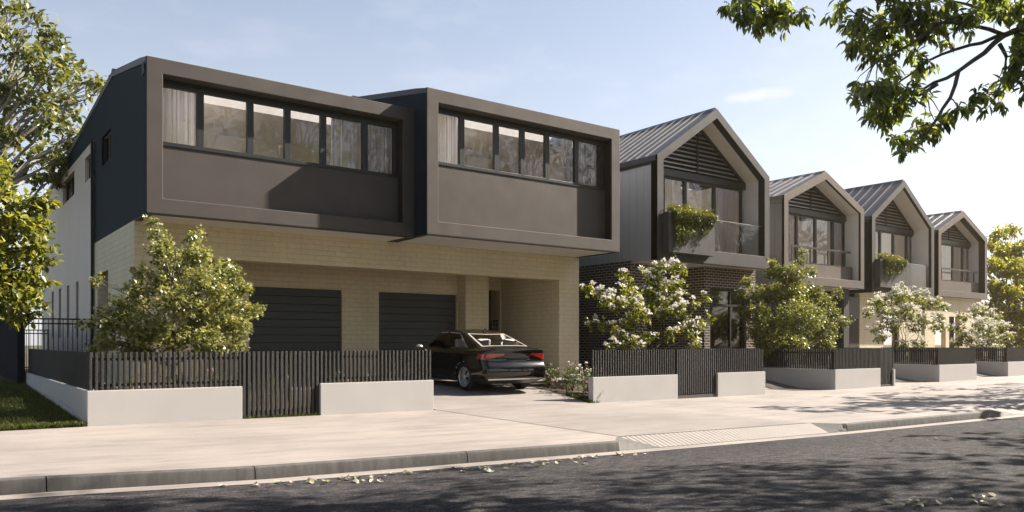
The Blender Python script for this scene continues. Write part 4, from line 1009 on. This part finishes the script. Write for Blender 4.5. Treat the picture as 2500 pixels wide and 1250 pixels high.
cascade('rounded trailing plant spilling over the planter of the third gabled house', p0, p1, Y0, zt, [(.12, .98, .85)], 4)

def bushes(name, label, cat, spots, leafm, flowers, size, fs, dens=260, group=None):
    for (x, y, z, r, h, fm) in spots:
        root = thing(name, label, cat, (x, y, z), group)
        c = [((x + random.gauss(0, r * .3), y + random.gauss(0, r * .3), z + h * random.uniform(.3, .85)), r * random.uniform(.4, .62)) for _ in range(6)]
        A, Tips = spray(c, dens, 6, size, .14, up=.7, droop=.05, flat=1.15)
        leaves('foliage', T_SMALL, *A, leafm, root)
        st = MB()
        for k in range(7): st.tube([(x, y, z - .03), (x + random.gauss(0, r * .25), y + random.gauss(0, r * .25), z + h * .7)], [.008, .004], 5)
        st.build('stems', M['bark2'], root)
        P, D, NN, S, R = [], [], [], [], []
        for tp, td in Tips:
            m = (rng.random(len(tp)) < flowers) & (tp[:, 2] > z + h * .35); q = tp[m] + td[m] * .10
            for j in range(7):
                u = rdir(len(q)); u[:, 2] = abs(u[:, 2]); P.append(q); D.append(u); NN.append(rdir(len(q)) + np.array([0, -.2, 1])); S.append(fs * (.6 + .6 * rng.random(len(q)))); R.append(rng.random(len(q)))
        if sum(len(p) for p in P): leaves('flowers', T_PETAL, *[np.concatenate(a) for a in (P, D, NN, S, R)], M[fm], root)['kind'] = 'stuff'
random.seed(12)
B = []
for i in range(13):
    y = 13.95 + i * .26 + random.uniform(-.08, .08); x = 12.62 + .34 * (i % 3) + random.uniform(-.1, .1) - .02 * i
    B.append((x, y, yardz(x, y), random.uniform(.28, .38), random.uniform(.42, .68), 'pink' if i < 7 and i % 2 == 0 else 'petal'))
bushes('flower_bush', 'low flowering bush in the bed between the parked car and the second fence', 'bush', B, M['shrub'], .16, .05, .055, 420, 'flower bushes beside the driveway')
B = []
for i in range(17):
    x = (2.5 + i * .24 if i < 9 else 4.5 + (i - 8) * .42) + random.uniform(-.1, .1); y = 14.3 + .45 * (i % 3) + random.uniform(-.1, .1)
    B.append((x, y, yardz(x, y), random.uniform(.24, .34), random.uniform(.5, .75), 'pink'))
bushes('flower_bush', 'pink flowering bush glimpsed through the slats of the long fence', 'bush', B, M['shrub'], .07, .055, .05, 260, 'flower bushes behind the long fence')
B = []
for i in range(7):
    x = 13.2 + i * .75; B.append((x, 14.6 + .3 * (i % 2), yardz(x, 14.6), .32, .7, 'petal'))
bushes('flower_bush', 'white flowering bush behind the second fence', 'bush', B, M['shrub'], .12, .055, .05, 200, 'flower bushes behind the second fence')

# lawn blades (nobody could count them) with longer tufts along the footpath edge
n = 62000
Y = 13.6 + 10.5 * rng.random(n) ** 1.7; X = 1.96 - (1.96 - (Y * .045 - 1.3)) * rng.random(n)
z = np.interp(X, [a for a, b in TZF], [b for a, b in TZF]) + .0265 * np.clip(Y - FLY, 0, 11)
ln = np.where(Y < 13.75, .085, .06) * (.6 + .8 * rng.random(n))
P = np.stack([X, Y, z - .004], 1); D = rdir(n) * .55 + np.array([0, 0, 1.0]); NN = rdir(n)
o = leaves('grass', T_BLADE, P, D, NN, ln, rng.random(n), M['blade'], None); o['kind'] = 'stuff'
n = 1500; X = 4.4 + 1.35 * rng.random(n); Y = 13.62 + .2 * rng.random(n); z = np.interp(X, [a for a, b in TZF], [b for a, b in TZF])
o = leaves('grass_tufts', T_BLADE, np.stack([X, Y, z], 1), rdir(n) * .6 + np.array([0, 0, 1.0]), rdir(n), .05 * (.5 + rng.random(n)), rng.random(n), M['blade'], None); o['kind'] = 'stuff'
n = 2600; X = 12.35 + .3 * rng.random(n); Y = 13.6 + .9 * rng.random(n); z = np.array([yardz(a, b) for a, b in zip(X, Y)])
o = leaves('grass_tufts', T_BLADE, np.stack([X, Y, z], 1), rdir(n) * .6 + np.array([0, 0, 1.0]), rdir(n), .06 * (.5 + rng.random(n)), rng.random(n), M['blade'], None); o['kind'] = 'stuff'

# fallen leaves on the asphalt, each one its own object
random.seed(5); protos = []
def road_z(X, Y):
    t = (Y - 1.3) / (KY(X) - GW + .02 - 1.3); return zk(X) - .158 + .07 * math.sin(math.pi * min(1, 1 - t))
def fallen(x, y, s, proto=None):
    if proto is None:
        tv = T_BROAD[0] * np.array([1.25, 1, 1.0]); tv[:, 1] -= .5; tv[:, 2] = rng.normal(0, .08, 7) + np.abs(tv[:, 0]) * random.uniform(-.1, .5)
        me = bpy.data.meshes.new('fallen_leaf'); me.from_pydata([tuple(p) for p in tv], [], T_BROAD[1]); me.materials.append(M['dry'])
        a = me.attributes.new('rnd', 'FLOAT', 'POINT'); a.data.foreach_set('value', [random.random()] * 7)
        o = bpy.data.objects.new('fallen_leaf', me)
    else: o = proto.copy()
    o.location = (x, y, road_z(x, y) + H0 + .012 + .08 * s); o.scale = (s, s, s)
    o.rotation_euler = (random.gauss(0, .25), random.gauss(0, .25), random.uniform(0, 6.28)); COL.objects.link(o)
    tag(o, 'curled dry leaf lying on the asphalt', 'leaf', 'fallen leaves on the asphalt'); return o
lf = []
for px, py, sx, sy, n in ((640, 1187, 60, 9, 12), (720, 1170, 80, 8, 12), (800, 1178, 70, 13, 12), (880, 1178, 80, 15, 16), (960, 1160, 90, 13, 14), (1060, 1145, 80, 12, 14), (1160, 1150, 70, 10, 12), (1250, 1130, 80, 10, 14), (1340, 1125, 60, 9, 12), (1440, 1114, 50, 9, 12), (1530, 1102, 30, 4, 5), (2230, 1235, 60, 8, 9), (2400, 1225, 70, 12, 12), (480, 1200, 60, 8, 5), (2200, 1070, 120, 12, 2)):
    for _ in range(n):
        qx, qy = random.gauss(px, sx * .6), random.gauss(py, sy * .6)
        d = 1.55 * F / max(60, (qy - 836)); r = (qx - 1250) / F * d; x, y = CA * d + SA * r, SA * d - CA * r
        if y > KY(x) - GW - .03 or y < 1.6: continue
        pr = random.choice(protos) if len(protos) >= 12 else None
        o = fallen(x, y, random.uniform(.06, .105), pr)
        if pr is None: protos.append(o)

# thin orange haze added to imitate the warm lens glow
hz = MB().box(-70, 110, -60, 120, -4.6, 24.0).build('glow_haze', None, None) if GLOW_HAZE else None
if hz:
    hz['kind'] = 'stuff'; hm = bpy.data.materials.new('glow_haze_air'); hm.use_nodes = True; t = hm.node_tree; t.nodes.clear()
    v = t.nodes.new('ShaderNodeVolumePrincipled'); oo = t.nodes.new('ShaderNodeOutputMaterial'); v.inputs['Color'].default_value = (1, .80, .52, 1); v.inputs['Density'].default_value = GLOW_HAZE; v.inputs['Anisotropy'].default_value = .78
    t.links.new(v.outputs[0], oo.inputs['Volume']); hz.data.materials.append(hm); hz.visible_shadow = True
# ================= the parked car =================
CXc, CRY = 11.06, 14.62         # centre line X, rear bumper Y (the nose points to the garage)
car = thing('parked_car', 'glossy black saloon car parked nose-in on the driveway', 'car', (CXc, CRY + 2.2, -1.1))
CZ0 = yardz(11, CRY + 1.0); CZ1 = yardz(11, CRY + 3.64); PITCH = math.atan2(CZ1 - CZ0, 2.64)
def cw(x, y, z):                # car space: x from the rear bumper forward, y to the car's left, z up
    dz = CZ0 - math.sin(PITCH) * 1.0
    return (CXc - y, CRY + x, dz + z + math.sin(PITCH) * x)
NR, NC, NS = 14, 9, 46
def outline(L):
    """half outline from the middle of the tail round the left side to the middle of the nose"""
    xr, xf, w, br, cr, bf, cf = L['xr'], L['xf'], L['w'], L.get('br', .05), L.get('cr', .22), L.get('bf', .16), L.get('cf', .40)
    p = []
    yr = w - .55 * cr; yf = w - .6 * cf
    for i in range(NR):
        s = i / NR; p.append((xr + br * s * s, yr * s))
    for i in range(NC):
        a = math.pi / 2 * i / NC; p.append((xr + br + cr * (1 - math.cos(a)) * 1.0, yr + (w - yr) * math.sin(a)))
    xa, xb = xr + br + cr, xf - bf - cf
    for i in range(NS):
        s = i / NS; p.append((xa + (xb - xa) * s, w + L.get('bulge', 0) * math.sin(math.pi * s)))
    for i in range(NC):
        a = math.pi / 2 * i / NC; p.append((xb + cf * math.sin(a), w - (w - yf) * (1 - math.cos(a))))
    for i in range(NR + 1):
        s = i / NR; p.append((xb + cf + bf * (1 - (1 - s) ** 2), yf * (1 - s)))
    zt = L['z']
    return np.array([(x, y, zt if isinstance(zt, (int, float)) else float(np.interp(x, [a for a, b in zt], [b for a, b in zt]))) for x, y in p])
LV = [dict(xr=.30, xf=4.28, w=.70, z=.19), dict(xr=.12, xf=4.40, w=.84, z=[(.1, .27), (.6, .22), (4, .2)]),
      dict(xr=.035, xf=4.47, w=.89, z=[(0, .33), (1, .30), (4, .30)]), dict(xr=.0, xf=4.5, w=.905, z=.47), dict(xr=.015, xf=4.49, w=.910, z=[(0, .60), (4.4, .58)]),
      dict(xr=.075, xf=4.45, w=.905, z=[(0, .70), (2, .70), (4.4, .64)]), dict(xr=.085, xf=4.40, w=.90, z=[(0, .80), (2, .79), (4.4, .70)]),
      dict(xr=.06, xf=4.34, w=.885, z=[(0, .905), (.6, .88), (2, .865), (3.4, .84), (4.4, .75)]),
      dict(xr=.02, xf=4.22, w=.850, br=.07, z=[(0, .985), (.5, .96), (2, .925), (3.4, .90), (4.4, .79)]),
      dict(xr=.07, xf=4.10, w=.815, br=.07, z=[(0, 1.0), (.5, .985), (2, .945), (3.4, .935), (4.4, .82)]),
      dict(xr=.44, xf=3.42, w=.775, br=.13, cr=.18, bf=.30, cf=.28, z=[(.4, 1.075), (1, 1.0), (2, .96), (3.4, .99)]),
      dict(xr=1.28, xf=2.72, w=.625, br=.10, cr=.16, bf=.22, cf=.2, z=[(1.2, 1.325), (1.55, 1.375), (2.05, 1.40), (2.45, 1.375), (2.75, 1.30)]),
      dict(xr=1.42, xf=2.56, w=.53, br=.08, cr=.14, bf=.2, cf=.18, z=[(1.35, 1.372), (1.7, 1.418), (2.05, 1.438), (2.4, 1.415), (2.65, 1.35)]),
      dict(xr=1.62, xf=2.36, w=.26, br=.06, cr=.1, bf=.1, cf=.1, z=[(1.6, 1.435), (2, 1.458), (2.4, 1.43)]),
      dict(xr=1.8, xf=2.2, w=.03, br=.01, cr=.02, bf=.02, cf=.02, z=1.46)]
O = [outline(L) for L in LV]
SUB = [2, 2, 3, 3, 3, 3, 4, 3, 3, 2, 14, 3, 3, 2]
rows = []; rk = []
def cr3(a, b, c, d, t): return .5 * ((2 * b) + (-a + c) * t + (2 * a - 5 * b + 4 * c - d) * t * t + (-a + 3 * b - 3 * c + d) * t ** 3)
for k in range(len(O) - 1):
    lin = k in (9,)
    lo = 9 if k >= 10 else 0; hi = 9 if k < 9 else len(O) - 1
    if k == 10: lo = 10
    for j in range(SUB[k]):
        t = j / SUB[k]
        if lin: q = O[k] * (1 - t) + O[k + 1] * t
        else: q = cr3(O[max(lo, k - 1)], O[k], O[k + 1], O[min(hi if k < 9 else len(O) - 1, k + 2)], t)
        rows.append(q); rk.append(k + t)
rows.append(O[-1]); rk.append(len(O) - 1)
NP = len(rows[0]); full = []
for q in rows:
    m = q[::-1][1:-1].copy(); m[:, 1] *= -1; full.append(np.concatenate([q, m]))
NPF = len(full[0])
iA, iB, iC = NR, NR + NC, NR + NC + NS
parts = {}
def put(key, face): parts.setdefault(key, []).append(face)
WH = [(1.0, .325), (3.64, .325)]
for a in range(len(full) - 1):
    k = (rk[a] + rk[a + 1]) / 2
    for j in range(NPF):
        j2 = (j + 1) % NPF
        quad = [full[a][j], full[a][j2], full[a + 1][j2], full[a + 1][j]]
        c = sum(quad) / 4; x, y, z = c; jj = j if j < NP - 1 else NPF - 1 - j
        key = 'body'
        if any((x - wx) ** 2 + (z - wz) ** 2 < .365 ** 2 for wx, wz in WH) and abs(y) > .60 and z < .72 and k < 7: continue
        if 10.07 < k < 10.95:
            if jj < iA - 1: key = 'rear_window'
            elif jj < iA: key = 'rear_trim'
            elif iB + 3 <= jj < iC + 2:
                t = (k - 10); xr = .96 + .62 * t ** 1.0; xf2 = 3.12 - .66 * t
                if xr < x < xf2 and .04 < t < .94:
                    key = 'side_trim' if (abs(x - (1.98 + .06 * t)) < .05 or x < xr + .05 or t > .88 or t < .10) else 'side_window'
                    if abs(x - (1.98 + .06 * t)) < .05: key = 'body'
            elif jj >= iC + NC - 1: key = 'windscreen'
        elif 10.0 < k < 10.08 or 10.94 < k < 11.0:
            if jj < iA: key = 'rear_trim'
        if 4.9 < k < 8 and x < .42 and abs(y) > .36:
            zlo = .765 + .11 * max(0, (.80 - abs(y)) / .44) ** 1.0; zhi = .905 - .0 * abs(y)
            if zlo < z < zhi: key = 'tail_light_' + ('a' if y > 0 else 'b')
        if k < 4.2 and x < .16 and .45 < abs(y) < .80 and .455 < z < .49: key = 'reflector_' + ('a' if y > 0 else 'b')
        if k < 3.2 and x < .2 and abs(y) < .80 and .30 < z < .345: key = 'bumper_trim'
        if k < 2.1 and z < .30 and key == 'body': key = 'diffuser'
        if 5.3 < k < 6.1 and x < .2 and abs(y) < .30 and z < .77: key = 'plate_recess'
        put(key, quad)
def carmesh(key, name, mat, parent, off=0.0, smooth=True):
    fs = parts.get(key)
    if not fs: return None
    idx = {}; mb = MB()
    for q in fs:
        f = []
        for p in q:
            h = (round(p[0], 5), round(p[1], 5), round(p[2], 5))
            if h not in idx:
                idx[h] = len(mb.v); s = 1 + off
                cx = 2.2; pp = (cx + (p[0] - cx) * s, p[1] * s, .55 + (p[2] - .55) * s)
                mb.v.append(cw(*pp))
            f.append(idx[h])
        f = [v for i, v in enumerate(f) if v != f[i - 1]]
        if len(f) > 2: mb.f.append(tuple(f[::-1]))
    return mb.build(name, mat, parent, smooth=smooth, angle=38)
M['carpaint'] = paint('black_car_paint', (.0035, .0035, .004), .12, 0, .12, .02, 1, 0, 1.0)
M['carglass'] = glassmat('car_glass', (.88, .9, .9), 1.5)
M['chrome'] = paint('bright_trim', (.55, .53, .50), .22, 1, .5, .02)
M['redlens'] = paint('red_lens', (.27, .014, .01), .12, 0, .7, .25, 30, 0, 1.0)
M['tyre'] = paint('tyre_rubber', (.014, .014, .015), .75, 0, .3, .1)
M['alloy'] = paint('alloy_rim', (.72, .72, .73), .3, .8, .5, .04)
M['seatm'] = paint('cream_leather', (.84, .80, .75), .6, 0, .4, .04)
M['mirrorm'] = paint('grey_mirror_cap', (.34, .34, .34), .3, .5)
M['trimw'] = paint('reflection_toned_trim', (.46, .41, .36), .35, .2)  # beige reflection on the trim is put into its colour
body = carmesh('body', 'body', M['carpaint'], car)
for key, nm, mt in (('rear_window', 'rear_window', 'carglass'), ('windscreen', 'windscreen', 'carglass'), ('side_window', 'side_windows', 'carglass')):
    pass
carmesh('rear_window', 'rear_window', M['carglass'], car); carmesh('windscreen', 'windscreen', M['carglass'], car)
L_ = [q for q in parts['side_window'] if q[0][1] > 0]; R_ = [q for q in parts['side_window'] if q[0][1] <= 0]
for side, fs in (('l', L_), ('r', R_)):
    for nm, sel in (('front', lambda x: x > 2.0), ('rear', lambda x: x <= 2.0)):
        parts['sw'] = [q for q in fs if sel(q[0][0])]; carmesh('sw', 'side_window', M['carglass'], car)
carmesh('rear_trim', 'rear_window_trim', M['trimw'], car, .0006); carmesh('side_trim', 'side_window_trim', M['trimw'], car, .0006)
for s in 'ab':
    t = carmesh('tail_light_' + s, 'tail_light', M['redlens'], car, .003); t['label'] = 'red wedge shaped tail light'
    carmesh('reflector_' + s, 'reflector', M['redlens'], car, .003)
carmesh('bumper_trim', 'bumper_trim', M['chrome'], car, .003)
carmesh('diffuser', 'rear_diffuser', M['dark2'], car); carmesh('plate_recess', 'plate_recess', M['black'], car, -.004)
def cbox(mb, x0, x1, y0, y1, z0, z1, sh=0.0):
    v = [cw(x + sh * (z - z0), y, z) for z in (z0, z1) for x, y in ((x0, y0), (x1, y0), (x1, y1), (x0, y1))]
    mb.add(v, [(0, 3, 2, 1), (4, 5, 6, 7), (0, 1, 5, 4), (1, 2, 6, 5), (2, 3, 7, 6), (3, 0, 4, 7)]); return mb
# wheels
for wx, wz in WH:
    for sgn in (1, -1):
        yo = sgn * .895; yi = sgn * .675; R = .325
        wl = thing('wheel', '', '', cw(wx, sgn * .8, wz)); wl.parent = car; wl.location = Vector(wl.location) - Vector(car.location); del wl['label']; del wl['category']
        ty = MB(); prof = [(yi, .225), (yi, .29), (yi + sgn * .03, R), (yo - sgn * .03, R), (yo, .295), (yo - sgn * .005, .236), (yo - sgn * .03, .228)]
        n = 40; rowsw = [[cw(wx + r * math.cos(2 * math.pi * i / n), y, wz + r * math.sin(2 * math.pi * i / n)) for i in range(n + 1)] for y, r in prof]
        ty.grid(rowsw).build('tyre', M['tyre'], wl, smooth=True, angle=50)
        rm = MB(); y0 = yo - sgn * .012
        rowsr = [[cw(wx + r * math.cos(2 * math.pi * i / n), y, wz + r * math.sin(2 * math.pi * i / n)) for i in range(n + 1)] for y, r in ((y0, .236), (y0 + sgn * .004, .224), (y0 - sgn * .01, .214), (y0 - sgn * .09, .205), (y0 - sgn * .1, .05))]
        rm.grid(rowsr)
        for s in range(5):
            for da, wd in ((-.16, .10), (.16, .10)):
                a = 2 * math.pi * s / 5 + .3 + da; a2 = 2 * math.pi * s / 5 + .3 + da * .55
                pts = []
                for r, an, w_ in ((.045, a2, .10 * 2.2), (.218, a, wd)):
                    for e in (-1, 1): pts.append((r, an + e * w_ * (.5 if r > .1 else .9)))
                f = [(r * math.cos(an), r * math.sin(an)) for r, an in (pts[0], pts[1], pts[3], pts[2])]
                vs = [cw(wx + c, y0 - sgn * .002, wz + d) for c, d in f] + [cw(wx + c, y0 - sgn * .03, wz + d) for c, d in f]
                rm.add(vs, [(0, 1, 2, 3), (4, 5, 6, 7), (0, 1, 5, 4), (1, 2, 6, 5), (2, 3, 7, 6), (3, 0, 4, 7)])
        rr = [[cw(wx + r * math.cos(2 * math.pi * i / 16), y, wz + r * math.sin(2 * math.pi * i / 16)) for i in range(17)] for y, r in ((y0, .06), (y0 + sgn * .008, .045), (y0 + sgn * .01, .001))]
        rm.grid(rr).build('rim', M['alloy'], wl)
        dk = MB(); dk.grid([[cw(wx + r * math.cos(2 * math.pi * i / 24), sgn * .79, wz + r * math.sin(2 * math.pi * i / 24)) for i in range(25)] for r in (.2, .001)]).build('brake_disc', M['dark2'], wl)
        ar = MB(); ar.grid([[cw(wx + .36 * math.cos(math.pi * i / 20), y, wz + .36 * math.sin(math.pi * i / 20)) for i in range(21)] for y in (sgn * .895, sgn * .55)])
        ar.grid([[cw(wx + r * math.cos(math.pi * i / 20), sgn * .55, wz + r * math.sin(math.pi * i / 20)) for i in range(21)] for r in (.36, .001)]).build('wheel_arch', M['black'], car)
# cabin: floor, seats with headrests, dashboard
mb = MB(); cbox(mb, .5, 3.9, -.68, .68, .30, .36); cbox(mb, .42, 1.05, -.66, .66, .70, .92); cbox(mb, 2.95, 3.5, -.7, .7, .6, .93); mb.build('cabin_floor', M['dark2'], car)
for x0, ys, h in ((1.06, (-.38, .38), 1.02), (2.05, (-.36, .36), 1.0)):
    for yc in ys:
        mb = MB(); cbox(mb, x0, x0 + .14, yc - .25, yc + .25, .45, h, -.22); cbox(mb, x0 + .1, x0 + .6, yc - .25, yc + .25, .40, .53)
        st = mb.build('seat', M['seatm'], car, bevel=.04)
        mb = MB(); cbox(mb, x0 - .16, x0 - .03, yc - .15, yc + .15, h + .01, h + .20, -.1); mb.build('headrest', M['seatm'], st, bevel=.035)
for sgn in (1, -1):
    mb = MB(); rw = []
    for i in range(9):
        a = math.pi * i / 8; rw.append([cw(3.02 + .10 * math.sin(a) * math.cos(2 * math.pi * j / 12) * .8, sgn * (.93 + .10 * -math.cos(a)), .985 + .06 * math.sin(a) * math.sin(2 * math.pi * j / 12)) for j in range(13)])
    mb.grid(rw); mo = mb.build('door_mirror', M['mirrorm'], car, smooth=True)
    for hx in (1.30, 2.35): cbox(MB(), hx, hx + .2, sgn * .893 - .012, sgn * .893 + .022, .80, .835).build('door_handle', M['carpaint'], car, bevel=.008)
mb = MB(); mb.tube([cw(1.40, 0, 1.39), cw(1.34, 0, 1.475), cw(1.50, 0, 1.415)], [.018, .012, .02], 6); mb.build('roof_aerial', M['chrome'], car)
mb = MB(); cbox(mb, .16, .25, -.66, .66, 1.0, 1.018); mb.build('boot_spoiler', M['carpaint'], car, bevel=.006)
